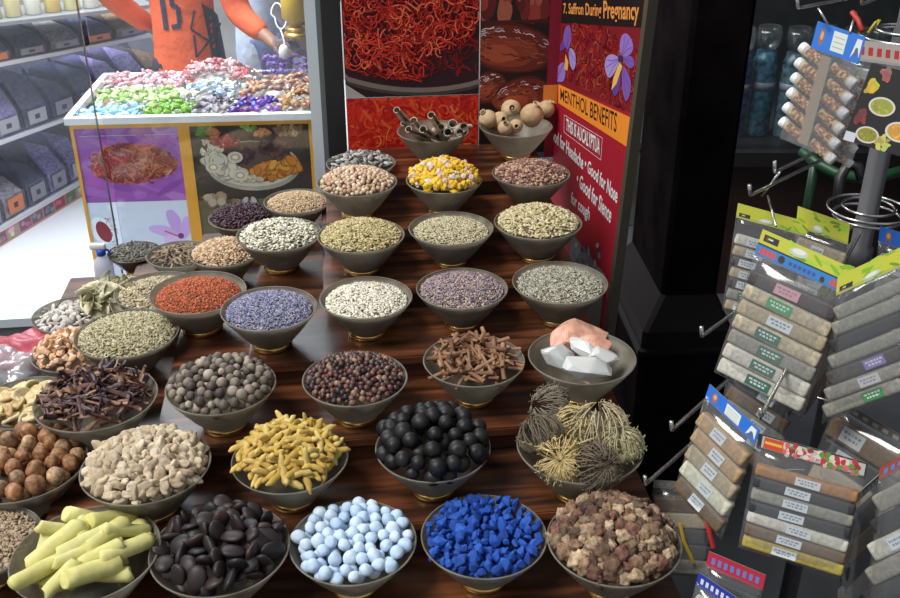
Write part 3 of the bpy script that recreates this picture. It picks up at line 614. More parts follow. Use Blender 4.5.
# resurrection plants: balls of curled stems
def plant_mesh(seed, mat, R=.036):
    rr = random.Random(seed); mb = MB()
    for s in range(74):
        a = rr.uniform(0, 6.28); top = rr.uniform(.25, 1.0); pts = []; rs = []; ph = rr.uniform(-.5, .5); tw = rr.uniform(-.7, .7)
        for i in range(10):
            t = i/9; el = -1.45+2.85*t*(.72+.28*top); rad = R*(1-.22*(1-top))*(.55+.45*math.sin(min(1, t*1.8)*1.57))
            pts.append((rad*math.cos(el)*math.cos(a+tw*t), rad*math.cos(el)*math.sin(a+tw*t), rad*math.sin(el)*.9+rr.uniform(-1, 1)*.0012)); rs.append(.0017*(1-.55*t))
        mb.tube(pts, rs, 5)
        for q in range(2):
            k = rr.randint(4, 8); p = Vector(pts[k]); d = (p.normalized()+Vector((rr.gauss(0, .8), rr.gauss(0, .8), rr.gauss(0, .8)))).normalized(); mb.tube([p, p+d*.006, p+d*.010-p.normalized()*.003], [.0009, .0007, .0004], 4)
    mb.tube([(0, 0, -R*.75), (.002, 0, -R*1.05), (.004, .002, -R*1.35)], [.0035, .003, .002], 7)
    return mb.mesh('stems', mat, True)
PC = [('grey', (.22, .19, .14)), ('straw', (.50, .40, .20)), ('dark', (.15, .12, .085)), ('pale', (.45, .38, .24)), ('olive', (.36, .33, .19)), ('golden', (.55, .43, .20))]
PP = [(552, 408, .030, 'grey', 'greyish resurrection plant ball at the back left of its bowl'), (600, 430, .038, 'pale', 'large pale resurrection plant ball at the right of its bowl'), (541, 436, .029, 'dark', 'dark resurrection plant ball at left of its bowl'),
      (560, 460, .029, 'golden', 'straw yellow resurrection plant ball at front of its bowl'), (597, 467, .028, 'dark', 'brown resurrection plant ball at the front right of its bowl'), (574, 424, .024, 'straw', 'yellowish small resurrection plant between the other balls'), (622, 446, .027, 'olive', 'olive resurrection plant ball against the right rim')]
pmats = {n: vary('stem_'+n, [c], .85, 100, .3, .2) for n, c in PC}
bp_, bD, bh = BOWLS['plants']
for i, (px, py, R, cn, lab) in enumerate(PP):
    p = at_z(px, py, bp_.z+bh+.012+.25*(R-.024)); R *= 1.42; e = empty('resurrection_plant', p); e.rotation_euler = (random.uniform(-1.1, 1.1), random.uniform(-1.1, 1.1), random.uniform(0, 6)); tag(e, lab, 'dried plant', 'resurrection plants'); ob('stems', plant_mesh(i+5, pmats[cn], R), e)
mb = MB(); q0 = at_z(520, 441, bp_.z+bh+.004)
mb.tube([at_z(600, 436, bp_.z+bh+.03), at_z(570, 447, bp_.z+bh+.022), at_z(545, 449, bp_.z+bh+.012), q0], [.0022, .002, .0018, .001], 6)
tag(ob('plant_root', mb.mesh('plant_root', pmats['golden'], True)), 'loose straw root lying across the resurrection plants', 'root')
# crystals
qz = base_mat('clear_crystal', (.80, .82, .82), .18, spec=.6, **{'Transmission Weight': .25, 'Subsurface Weight': .3}); qz.node_tree.nodes['Principled BSDF'].inputs['Subsurface Radius'].default_value = (.02, .02, .02)
pk = vary('pink_salt', [(.68, .36, .26)], .4, 45, .35, .5)
bp_, bD, bh = BOWLS['salt']
for px, py, s, m, rot, lab, sd in ((577, 338, (.072, .045, .036), pk, (.2, .1, .3), 'pink salt rock at the back of the crystal bowl', 3), (557, 356, (.040, .028, .028), qz, (.3, .5, .2), 'round white crystal at left in the crystal bowl', 8),
                                (585, 350, (.046, .020, .020), qz, (.2, .35, -.75), 'long white crystal leaning across the pink salt rock', 5), (603, 358, (.032, .028, .02), qz, (0, .2, .4), 'flat clear crystal at right in the crystal bowl', 9),
                                (585, 368, (.056, .034, .026), qz, (0, .1, .05), 'low broad clear crystal at front of the crystal bowl', 12), (590, 345, (.05, .026, .02), pk, (0, 0, -.2), 'smaller pink salt rock at right of the crystal bowl', 21)):
    z = bp_.z+bh*.86+(.016 if m is pk else .02); p = at_z(px, py, z); o = ob('crystal_rock', hull('crystal_rock', m, s, 20, .002, sd, False), None, p, rot); tag(o, lab, 'crystal')
# cinnamon sticks standing in the top bowl
cs = M_('grey_quill', [(.42, .36, .31), (.52, .45, .38), (.32, .27, .22)], .75, 50, .3, .3)
bp_, bD, bh = BOWLS['cstick']
for i, (px, py, tx, ty, L, rr_) in enumerate(((398, 112, 418, 136, .12, .0095), (414, 122, 426, 138, .085, .011), (432, 117, 445, 138, .10, .0105), (440, 128, 425, 139, .08, .011), (452, 125, 445, 139, .075, .012), (462, 128, 440, 137, .08, .0115), (410, 130, 432, 139, .07, .010), (449, 132, 468, 128, .06, .0105), (424, 130, 440, 138, .06, .0105), (405, 124, 424, 140, .07, .0095), (458, 133, 436, 136, .06, .011))):
    top = at_z(px, py, bp_.z+bh+(.075 if i in (0, 2) else .034)); bot = at_z(tx, ty, bp_.z+bh*.72); d = (top-bot).normalized(); L = (top-bot).length*1.15
    me = curl('cinnamon_stick', cs, L, rr_, .0018, 5.4, i+70, 12, 6); o = ob('cinnamon_stick', me, None, (top+bot)/2); o.rotation_euler = d.to_track_quat('X', 'Z').to_euler()
    tag(o, ['longest grey cinnamon stick leaning out at left', 'short grey cinnamon stick next to the longest one', 'tall cinnamon stick rising in middle of the top bowl', 'cinnamon stick lying across the middle of top bowl', 'thick cinnamon stick right of the tall middle stick', 'cinnamon stick pointing right over the bowl rim', 'cinnamon stick low at left in the top bowl', 'rightmost short cinnamon stick in the top bowl', 'short cinnamon stick below the crossing stick in the top bowl', 'thin cinnamon stick under the longest one', 'thick short cinnamon stick low at right in the top bowl'][i], 'cinnamon stick', 'cinnamon sticks on the top step')
# dried round fruits with open crowns
dq = M_('dried_pomegranate', [(.50, .34, .19), (.58, .42, .25), (.46, .30, .16)], .7, 60, .2, .25); dk = plain('hollow_shade', (.03, .015, .01), .9)
bp_, bD, bh = BOWLS['quince']
def fruit(R, seed):
    R = R*1.0
    v, f = ICO[3]; out = []
    for q in v:
        q = Vector(q); out.append(q*R*(1+.05*noise.noise(q*1.6+Vector((seed, 0, 0)))))
    return mk('body', out, f, dq, True)
for i, (px, py, R, rot, lab) in enumerate(((488, 119, .023, (.3, -.6, 0), 'round tan dried fruit at the left rim of top bowl'), (511, 110, .026, (1.1, .1, 0), 'largest tan dried fruit at the back of top bowl'), (532, 115, .029, (.2, .3, 0), 'big tan dried fruit at right of top bowl'),
                               (500, 120, .021, (1.2, .2, .3), 'small tan dried fruit with hole towards the viewer'), (546, 109, .022, (.1, .6, 0), 'open crowned dried fruit at the right rim of top bowl'), (516, 126, .017, (1.3, 0, 0), 'smallest tan dried fruit at front of top bowl'), (505, 128, .018, (.6, 0, 0), 'dried fruit half sunk at front left of top bowl'))):
    p = at_z(px, py, bp_.z+bh*(.98 if i < 3 or i == 4 else .92)+.006); e = empty('dried_fruit', p); e.rotation_euler = rot; tag(e, lab, 'dried fruit', 'tan dried fruits on the top step'); ob('body', fruit(R, i), e)
    cr = MB(); n = 10
    cr.lathe([(R*.34, R*.9), (R*.30, R*1.05), (R*.34, R*1.22), (R*.29, R*1.2), (R*.25, R*1.03), (R*.24, R*.92)], n); ob('crown', cr.mesh('crown', dq, True), e)
    ob('crown_shade', MB().lathe([(R*.25, R*1.0), (.0005, R*1.0)], n).mesh('crown_shade', dk), e)  # flat dark disc, paints the shade inside the crown

# bits on the stand
tag(ob('spilled_berry', blob('spilled_berry', ju, (.006, .0055, .005), .2, seed=3, sub=2), None, at_z(184, 414, tz(1)+.005)), 'single dark berry spilled on the wood below the nut bowl', 'berry')
# pink bag, clear bag, spray bottle at the left
pinkm = vary('pink_plastic', [(.50, .10, .14)], .35, 18, .3, .6, dist=.01); pb_ = at_z(30, 352, tz(0)+.035)
tag(ob('pink_bag', blob('pink_bag', pinkm, (.085, .06, .040), .45, 1.8, .25, 4, 4, 4), None, pb_), 'crumpled pink plastic bag at the left edge', 'bag')
clr = clear_mat('crumpled_clear', (.95, .95, .97), .8, .42, (.72, .72, .76), .15); cb = at_z(8, 372, tz(0)+.035)
tag(ob('clear_bag', blob('clear_bag', clr, (.085, .07, .045), .4, 1.8, .3, 5, 4, 9), None, cb), 'crumpled clear plastic bag in front of the pink bag', 'bag')
sp = at_z(106, 296, tz(0)); e = empty('spray_bottle', uv(-.62, 2.36, tz(0))); tag(e, 'white spray bottle with blue trigger at left back', 'spray bottle')
e.location = Vector((at_y(107, 286, 2.30).x, 2.30, tz(0))); e.scale = (.74, .74, .74)
ob('bottle_body', MB().lathe([(.0, 0), (.030, 0), (.033, .004), (.033, .055), (.028, .075), (.014, .09), (.012, .098), (.0, .098)], 28).mesh('bottle_body', clear_mat('milky_plastic', (.9, .92, 1), .4, .6, (.75, .78, .85), .2), True), e)
ob('collar', MB().lathe([(.0, .096), (.016, .096), (.016, .114), (.012, .118), (0, .118)], 24).mesh('collar', plain('blue_plastic', (.02, .09, .5), .35), True), e)
hd = bevelbox('spray_head', .055, .018, .022, WHITE, .006); o = ob('spray_head', hd, e, (-.008, 0, .128))
tr = MB().tube([(.008, 0, .122), (.026, 0, .112), (.030, 0, .095)], [.005, .004, .0035], 8).mesh('trigger', plain('blue_trigger', (.02, .09, .5), .35), True); ob('trigger', tr, e)

# ================================================================== POSTERS BEHIND THE STAND
P = Plane(uv(.04, VB+.02, 0), U, Z)
def board(name, pl, s0, s1, t0, t1, art, label, cat, th=.006, edge=None, origin=True):
    e = empty(name, mat=pl.mat()); tag(e, label, cat)
    ob('backing_board', MB().box(s0, s1, t0, t1, -th, 0).mesh('backing_board', edge or plain('board_edge', (.25, .22, .2))), e)
    ob('print', art.mesh('print', PRINT), e); return e
s1 = P.hit(478.5, 95)[0]; s2 = P.hit(560, 90)[0]; ty = P.hit(410, 96)[1]; tb = tz(6)-.05; tt = 1.85
REDS = [(.55, .025, .014), (.72, .06, .025), (.36, .010, .01), (.80, .16, .07), (.62, .035, .02), (.24, .005, .008)]
a = Art(); a.rect(0, s1, ty, tt, (.022, .008, .012)); 
def inb(x, y): return y > ty+.085-.9*x+1.9*x*x+.0 and y > ty+.02+.35*(x-.20)**2*4
ecx, ecy = s1*.60, ty+.70
for A_, B_, cc in ((s1*1.9, .700, (.05, .045, .04)), (s1*1.88, .692, (.20, .16, .13)), (s1*1.86, .680, (.03, .010, .014))): a.ell(ecx, ecy, A_, B_, cc, n=140)
a.poly([(0, ty), (.05, ty), (.0, ty+.035)], (.40, .38, .36))
a2 = Art(); a2.z = a.z
def inbowl(x, y): return ((x-ecx)/(s1*1.82))**2+((y-ecy)/.665)**2 < 1
a.strands(900, (.004, s1-.004, ty+.02, tt-.004), .05, .0034, [(.16, .006, .008), (.24, .008, .01), (.10, .004, .006)], inbowl, 2.2)
def dense(x, y): return inbowl(x, y) and (x < s1*.62 or y > ty+.09+.4*(x-s1*.62) or random.random() < .25)
a.strands(1900, (.004, s1-.004, ty+.03, tt-.004), .042, .0028, REDS, dense, 2.4)
a.rect(0, s1, tt-.0005, tt, (.02, .01, .01))
# trim what falls past the board
def clampart(ar, x0, x1, y0, y1): ar.v = [(min(max(x, x0), x1), min(max(y, y0), y1), z) for x, y, z in ar.v]; return ar
board('saffron_poster', P, 0, s1, ty, tt, clampart(a, 0, s1, ty, tt), 'poster of red saffron threads in a dark bowl behind the stand', 'poster')
a = Art(); a.rect(0, s1, tb, ty-.002, (.60, .022, .012)); a.strands(420, (.002, s1-.002, tb, ty-.004), .05, .006, [(.66, .035, .015), (.48, .015, .01), (.72, .06, .02), (.38, .01, .01), (.74, .10, .03), (.60, .025, .012)], None, 2)
a.strands(14, (.002, s1-.002, tb, ty-.004), .04, .002, [(.8, .35, .08)], None, 1.5)
board('red_saffron_poster', P, 0, s1, tb, ty-.002, clampart(a, 0, s1, tb, ty-.002), 'bright red saffron poster below the dark saffron poster', 'poster')
# dates poster
x0, x1 = s1+.003, s2-.035; W = s2-s1
a = Art(); a.rect(x0, x1, tb, tt, (.02, .010, .010))
def datef(cx, cy, A, Bb, rot, seed):
    random.seed(seed); a.ell(cx, cy, A, Bb, (.07, .012, .008), rot, 48, .02); a.ell(cx, cy, A*.94, Bb*.9, (.13, .022, .014), rot, 48, .02); a.ell(cx-.02*math.cos(rot), cy-.1*Bb, A*.75, Bb*.6, (.22, .04, .018), rot, 36, .05); a.ell(cx-.25*A, cy-.2*Bb, A*.4, Bb*.35, (.34, .07, .03), rot, 30, .08)
    for i in range(70):
        u = random.uniform(-.85, .85); w_ = random.uniform(-.7, .85); l = A*random.uniform(.08, .35); pts = []
        for k in range(5):
            q = u+l/A*(k/4-.5); y = w_*math.sqrt(max(0, 1-q*q))+.03*math.sin(k*2+i); pts.append((cx+q*A*.95*math.cos(rot)-y*Bb*math.sin(rot), cy+q*A*.95*math.sin(rot)+y*Bb*.95*math.cos(rot)))
        hi = w_ > .35 and random.random() < .55
        a.ribbon(pts, random.uniform(.0012, .003), random.choice([(.55, .5, .52), (.36, .28, .30), (.7, .66, .68)]) if hi else random.choice([(.05, .006, .006), (.28, .06, .03), (.09, .015, .01), (.36, .09, .04)]))
q1 = P.hit(517, 48); q2 = P.hit(523, 90); q3 = P.hit(488, 88); q4 = P.hit(515, 5)
for i in range(60): a.ell(random.uniform(x0, x1), q4[1]+random.uniform(-.02, .25), .012, .03, random.choice([(.16, .02, .016), (.28, .045, .03), (.10, .015, .014), (.35, .10, .06)]), 0, 12, .1)
a.rect(x0, x1, P.hit(515, 22)[1]-.004, P.hit(515, 20)[1], (.06, .012, .012))
a.ell(q1[0], q1[1]-.012, W*.62, .075, (.018, .008, .008), -.08)
datef(q3[0], q3[1], .05, .04, .4, 11); datef(q2[0], q2[1]-.02, .075, .055, .15, 12); datef(q1[0]-.015, q1[1], .115, .062, -.16, 13)
b0 = P.hit(490, 165)[1]
a.rect(x0, x1, tb, b0+.03, (.10, .14, .22))
a.ell(q2[0]-.02, b0+.02, .06, .04, (.5, .55, .6), .2)
random.seed(21)
a.rect(x1, s2, tb, tt, (.23, .012, .03)); bt0, bt1 = P.hit(545, 104)[1], P.hit(545, 85)[1]; a.rect(x1-.008, s2, bt0, bt1, (.72, .24, .035))
board('date_poster', P, s1+.003, s2, tb, tt, clampart(a, s1+.003, s2, tb, tt), 'poster of glossy brown dates right of the saffron posters', 'poster')

# ================================================================== SIGN BOARD ON THE RIGHT
hb = CAM+ray(559, 84)*1; hinge = P.o + P.e1*(s2+.002); 
nb = at_y(613.5, 325, 2.14); nt_ = at_y(646, 0, 2.14)
top_dir = (nt_-nb).normalized(); zz0 = hinge.z
hq = at_y(557, 90, hinge.y); hq = hq-top_dir*((hq.z-nb.z)/top_dir.z)
S = Plane(hq, nb-hq, top_dir)
# right edge of the board follows the photo's sloping edge
LS = S.hit(613, 325)[0]; 
t0s, t1s = -.30, S.hit(600, -60)[1]+.15
lean = (S.hit(646, 0)[0]-S.hit(606, 322)[0])/(S.hit(646, 0)[1]-S.hit(606, 322)[1])
def edge(t): return S.hit(606, 322)[0]+lean*(t-S.hit(606, 322)[1])
a = Art(); RED = (.36, .014, .030)
a.poly([(0, t0s), (edge(t0s), t0s), (edge(t1s), t1s), (0, t1s)], RED)
def h(px, py): return S.hit(px, py)
pt = [h(562, 84), h(640, 117), h(655, 27), h(562, 24)]
# crocus photograph panel
a.poly([h(557, 84), h(637, 116), h(649, 28), h(562, 22)], (.20, .012, .018))
bx = (min(p[0] for p in pt)+.005, edge(h(640, 60)[1])-.02, h(600, 100)[1], h(600, 24)[1])
random.seed(5)
def crop_ok(x, y):
    return True
a.strands(420, (h(562, 50)[0], h(640, 60)[0], h(600, 97)[1], h(600, 26)[1]), .035, .003, [(.30, .012, .014), (.12, .005, .01), (.42, .03, .02), (.22, .01, .015), (.08, .004, .008), (.36, .08, .03)], None, 2)
def petal(pts, col, vein):
    q_ = [np.array(p, float) for p in pts]
    for _ in range(2): q_ = [w for i in range(len(q_)) for w in (q_[i]*.75+q_[(i+1) % len(q_)]*.25, q_[i]*.25+q_[(i+1) % len(q_)]*.75)]
    a.poly([h(*p) for p in q_], col)
    c = np.mean(pts, 0); b_ = np.array(pts[0])
    for k in range(2, len(pts)-1):
        e_ = np.array(pts[k]); m_ = (b_+e_)/2*.6+c*.4; a.ribbon([h(*b_), h(*m_), h(*(c*.25+e_*.75))], .0016, vein)
PV = [(.20, .10, .42), (.28, .17, .54), (.13, .05, .30), (.36, .27, .62)]; VN = (.12, .04, .28)
petal([(567, 50), (563, 40), (566, 26), (571, 25), (572, 36), (570, 48)], PV[0], VN); petal([(569, 47), (575, 50), (577, 62), (574, 72), (570, 64)], PV[3], VN); petal([(566, 60), (558, 66), (554, 76), (557, 82), (566, 82)], PV[1], VN); petal([(566, 48), (561, 52), (560, 46), (564, 40)], PV[2], VN)
a.poly([h(566, 54), h(569, 62), h(568, 71), h(565, 69)], (.75, .40, .08))
petal([(621, 58), (620, 40), (625, 32), (631, 36), (635, 48), (630, 56)], PV[1], VN); petal([(622, 57), (632, 55), (636, 62), (633, 69), (627, 66)], PV[0], VN); petal([(621, 58), (612, 53), (606, 58), (605, 68), (609, 80), (616, 72)], PV[3], VN); petal([(622, 62), (631, 76), (632, 90), (627, 104), (623, 92)], PV[0], VN); petal([(618, 66), (622, 74), (620, 92), (614, 98), (612, 84)], PV[2], VN)
a.poly([h(620, 62), h(623, 66), h(617, 84), h(612, 90), h(614, 78)], (.78, .48, .10)); a.poly([h(619, 55), h(624, 56), h(623, 61), h(619, 61)], (.05, .02, .08))
# black headline band
a.poly([h(560, 22), h(641.5, 27), h(647, -26), h(562, -18)], (.012, .010, .010))
OR = (.78, .30, .07)
a.text4('7. Saffron During', [h(564, 16.5), h(602, 20.5), h(602, 3), h(564, 3)], OR, .02); a.text4('Pregnancy', [h(604, 24), h(639, 26), h(640, 1), h(604, .5)], OR, .02)

# orange band and its text
a.poly([h(559, 103), h(631, 149), h(638, 121), h(559, 84)], (.82, .27, .03))
a.text4('MENTHOL BENEFITS', [h(561, 100), h(617, 133), h(618, 113), h(561, 88)], (.02, .012, .01), .012)
WT = (.80, .79, .79)
def frame4(q, w): 
    for i in range(4): a.ribbon([q[i], q[(i+1) % 4]], w, WT)
frame4([h(564.5, 132), h(601.5, 160), h(603, 138), h(565, 115)], .0012)
a.text4('THIS IS AUCALYPTUA', [h(566.5, 130), h(600, 155), h(601, 139), h(567, 118)], WT, .022)
a.text4('Good for Headache', [h(550, 137), h(583.5, 170), h(584.5, 156), h(550, 124)], WT, .024); a.text4('\u2022 Good for Nose', [h(585, 169), h(617.5, 204), h(619, 188), h(586, 157)], WT, .024)
a.text4('\u2022 Good for Sience', [h(577, 184), h(611, 224), h(613, 207), h(578, 171)], WT, .024)
a.text4('for cough', [h(571, 206), h(589.5, 224), h(591, 208), h(572, 191)], WT, .024)
# dark silver picture low on the board
a.poly([h(572, 232), h(606, 275), h(600, 330), h(566, 300)], (.20, .21, .22)); random.seed(8)
for i in range(40):
    q = h(random.uniform(575, 602), random.uniform(244, 300)); a.ell(q[0], q[1], .009, .006, random.choice([(.03, .03, .03), (.5, .5, .5), (.1, .1, .11), (.3, .31, .32)]), random.uniform(0, 3), 9, .15)
a.v = [(min(max(x, 0), edge(y)), min(max(y, t0s), t1s), z) for x, y, z in a.v]
sg = empty('sign_board', mat=S.mat()); tag(sg, 'tall red sign board with orange menthol benefits band beside the black pillar', 'sign')
mbk = MB(); tk = .012; wE = .0
mbk.add([(0, t0s, -tk), (edge(t0s), t0s, -tk), (edge(t1s), t1s, -tk), (0, t1s, -tk), (0, t0s, 0), (edge(t0s), t0s, 0), (edge(t1s), t1s, 0), (0, t1s, 0)], [(3, 2, 1, 0), (4, 5, 6, 7), (0, 1, 5, 4), (1, 2, 6, 5), (2, 3, 7, 6), (3, 0, 4, 7)])
ob('backing_board', mbk.mesh('backing_board', plain('sign_back', (.2, .02, .03))), sg); ob('print', a.mesh('print', PRINT), sg)
mf = MB(); mf.add([(edge(t)+dx, t, dz) for t in (t0s, t1s) for dx, dz in ((0.0005, -.02), (.016, -.02), (.016, .004), (.0005, .004))], [(0, 1, 5, 4), (1, 2, 6, 5), (2, 3, 7, 6), (3, 0, 4, 7), (3, 2, 1, 0), (4, 5, 6, 7)])
ob('edge_frame', mf.mesh('edge_frame', plain('olive_edge', (.075, .065, .045), .5)), sg)

# ================================================================== SHOP INSIDE, LEFT
# candy cabinet
CY = math.radians(4.5); cu_, cv_ = Vector((math.cos(CY), math.sin(CY), 0)), Vector((-math.sin(CY), math.cos(CY), 0))
ctop = .921; c0 = at_z(67, 118, ctop); c0.z = 0
CW = (at_z(316, 110, ctop)-at_z(67, 118, ctop)).dot(cu_); CD = .62
CM = Matrix((cu_, cv_, Z)).transposed().to_4x4(); CM.translation = c0
cab = empty('candy_cabinet', mat=CM); tag(cab, 'orange framed candy cabinet with printed picture panels inside the shop', 'cabinet')
ORG = plain('orange_frame', (.72, .34, .035), .4); FWH = plain('white_rim', (.72, .74, .76), .35)
ob('carcass', MB().box(.0, CW, .012, CD, .0, ctop-.08).mesh('carcass', ORG), cab)
bm = MB(); bm.box(-.01, CW+.01, -.012, .02, ctop-.024, ctop); bm.box(-.01, CW+.01, CD-.03, CD, ctop-.024, ctop); bm.box(-.012, .012, .02, CD-.03, ctop-.024, ctop); bm.box(CW-.012, CW+.01, .02, CD-.03, ctop-.024, ctop)
ob('rim', bm.mesh('rim', FWH), cab)
dv = MB(); dv.box(.012, CW-.012, .215, .222, ctop-.075, ctop-.01); dv.box(.012, CW*.66, .40, .407, ctop-.075, ctop-.01)
for s_ in (.28, .52, .76): dv.box(CW*s_-.003, CW*s_+.003, .02, .215, ctop-.075, ctop-.01)
ob('divider', dv.mesh('divider', ACRYL), cab)
CP = Plane(c0+cv_*-.0005, cu_, Z); 
def c(px, py): return CP.hit(px, py)
a = Art(.0002); zt = ctop-.022; xm0, xm1 = c(183, 150)[0]-.012, c(183, 150)[0]+.03
pl_t = zt-.022
a.rect(0, CW, .02, zt, (.72, .34, .035)); a.rect(.012, xm0, .05, pl_t, (.30, .09, .40))
random.seed(31); L0, L1 = .012, xm0
ymid = c(120, 203)[1]
for i in range(30): a.ell(random.uniform(L0, L1), random.uniform(ymid, pl_t), random.uniform(.03, .08), random.uniform(.008, .02), random.choice([(.36, .12, .46), (.24, .06, .34), (.42, .17, .52), (.30, .08, .38)]), random.uniform(-.6, .6), 16, .1)
fc = c(163, 128); a.ell(fc[0], fc[1], .045, .03, (.48, .24, .60), .2); a.ell(fc[0]+.03, fc[1]-.01, .02, .035, (.52, .28, .62), .1); a.ell(fc[0], fc[1]+.003, .03, .015, (.36, .14, .48), .3)
sf = c(132, 165); a.ell(sf[0], sf[1], .155, .075, (.16, .012, .02), .03, 40, .06)
a.strands(700, (sf[0]-.17, min(sf[0]+.17, L1), sf[1]-.09, sf[1]+.09), .04, .0045, [(.30, .03, .02), (.42, .07, .03), (.12, .01, .015), (.22, .02, .02), (.50, .14, .06)], lambda x, y: ((x-sf[0])/.165)**2+((y-sf[1])/.085)**2 < 1, 2)
a.rect(L0, L1, .05, ymid, (.62, .68, .82))
bb_ = c(100, 232); a.ell(bb_[0]-.0, bb_[1], .055, .075, (.55, .68, .78), .3); a.ell(bb_[0]+.005, bb_[1], .04, .058, (.80, .86, .92), .3); a.ell(bb_[0]+.012, bb_[1]-.004, .026, .045, (.22, .02, .04), .3)
a.strands(30, (bb_[0]+.005, bb_[0]+.06, bb_[1]-.06, bb_[1]+.05), .03, .002, [(.3, .03, .08)], None, 1)
f2 = c(178, 234)
for (dx, dy, A_, B_, r_, col) in ((-.055, .01, .055, .022, -.3, (.60, .42, .78)), (-.01, .05, .024, .05, .25, (.54, .36, .74)), (.03, .02, .02, .05, -.3, (.58, .40, .78)), (-.02, -.02, .04, .018, .2, (.66, .50, .82))): a.ell(f2[0]+dx, f2[1]+dy, A_, B_, col, r_, 20, .05)
a.ell(f2[0]+.008, f2[1]-.012, .012, .012, (.18, .04, .22)); a.ribbon([(f2[0]-.05, f2[1]+.01), (f2[0]-.02, f2[1]-.005), (f2[0], f2[1]-.012)], .006, (.55, .06, .12))
R0, R1 = xm1, CW-.03
a.rect(R0, R1, .05, pl_t, (.035, .028, .022)); a.rect(R0, R1, .05, c(240, 200)[1], (.10, .10, .05))
pc = c(253, 163); a.ell(pc[0], pc[1]-.015, .172, .098, (.36, .33, .26), -.02, 44); a.ell(pc[0], pc[1]-.008, .162, .088, (.62, .58, .48), -.02, 44); a.ell(pc[0], pc[1], .152, .08, (.10, .06, .04), -.02, 44)
def scat(px, py, rx, ry, n, cols, A_, B_):
    q = c(px, py)
    for _ in range(n):
        t = random.uniform(0, 6.28); r = math.sqrt(random.random()); x, y = q[0]+rx*r*math.cos(t), q[1]+ry*r*math.sin(t)
        if R0+A_ < x < R1-A_ and y < pl_t-B_: 
            cc = random.choice(cols); ro = random.uniform(0, 3); a.ell(x, y, A_, B_, tuple(k*.45 for k in cc), ro, 12, .06); a.ell(x, y+B_*.12, A_*.86, B_*.8, cc, ro, 12, .06)
scat(212, 150, .04, .04, 60, [(.62, .55, .42), (.52, .44, .30), (.68, .63, .52)], .012, .007); scat(225, 142, .05, .022, 60, [(.35, .012, .03), (.46, .03, .05), (.22, .01, .02)], .008, .007)
scat(240, 156, .05, .03, 60, [(.06, .03, .03), (.10, .05, .04), (.03, .02, .02)], .013, .009); scat(275, 148, .06, .03, 70, [(.07, .03, .035), (.12, .06, .05), (.04, .02, .02)], .012, .009)
scat(288, 130, .05, .022, 40, [(.34, .19, .08), (.46, .28, .13), (.22, .12, .06)], .014, .009); scat(270, 172, .06, .026, 30, [(.62, .24, .03), (.70, .33, .05), (.50, .17, .02)], .024, .015); scat(290, 166, .03, .026, 16, [(.66, .28, .04), (.55, .2, .02)], .026, .018)
scat(232, 172, .05, .022, 18, [(.64, .58, .44), (.55, .47, .34)], .022, .017); scat(215, 163, .035, .025, 14, [(.62, .57, .44)], .024, .019); scat(250, 180, .06, .010, 30, [(.55, .44, .30), (.62, .52, .38)], .011, .007)
for q in (c(235, 158), c(240, 176), c(213, 168)): a.ell(*q, .028, .022, (.60, .54, .40)); a.ell(*q, .018, .013, (.40, .30, .18)); a.ell(*q, .011, .008, (.72, .68, .58))
scat(203, 131, .03, .02, 26, [(.10, .24, .03), (.18, .36, .06), (.07, .16, .03)], .014, .007); scat(249, 127, .025, .014, 24, [(.12, .30, .04), (.22, .42, .08)], .012, .006); scat(213, 134, .014, .01, 8, [(.55, .18, .06)], .016, .010); scat(262, 133, .022, .006, 8, [(.62, .24, .08)], .018, .010)
scat(215, 200, .03, .02, 8, [(.35, .24, .14), (.45, .35, .25)], .02, .02); scat(245, 203, .04, .015, 10, [(.45, .42, .35), (.2, .12, .06)], .018, .012)
for r_ in ((0, .012, .02, zt), (xm0, xm1, .02, zt), (CW-.03, CW, .02, zt), (0, CW, pl_t, zt), (0, CW, .02, .05)): a.rect(*r_, (.72, .34, .035))
ob('front_print', clampart(a, 0, CW, .0, ctop).mesh('front_print', PRINT), cab, (0, .011, 0), (math.pi/2, 0, 0))
# wrapped candies
def candy_mesh(mat, A_=.017, seed=0):
    rr = random.Random(seed); mb = MB(); n = 8; pts = []; 
    prof = [(-1.75, .62), (-1.45, .5), (-1.08, .14), (-.85, .5), (-.4, .72), (.1, .74), (.6, .62), (.95, .2), (1.08, .14), (1.4, .52), (1.7, .66)]
    v = []; f = []
    for x, r in prof:
        fl = abs(x) > 1.2
        for j in range(n):
            t = 2*math.pi*j/n; k = r*(1+(rr.uniform(-.2, .2) if fl else rr.uniform(-.06, .06))); v.append((x*A_, k*A_*math.cos(t), k*A_*math.sin(t)*(.45 if fl else .8)+ (rr.uniform(-.15, .15)*A_ if fl else 0)))
    for i in range(len(prof)-1):
        for j in range(n): f.append((i*n+j, i*n+(j+1) % n, (i+1)*n+(j+1) % n, (i+1)*n+j))
    f.append(tuple(range(n-1, -1, -1))); f.append(tuple(range((len(prof)-1)*n, len(prof)*n)))
    return mk('wrapped_candy', v, f, mat, False)
def cw(name, cols):
    cols = [tuple(k**1.25 for k in c_) for c_ in cols]
    return vary('wrap_'+name, cols, .28, 60, .25, .1, spec=.6)
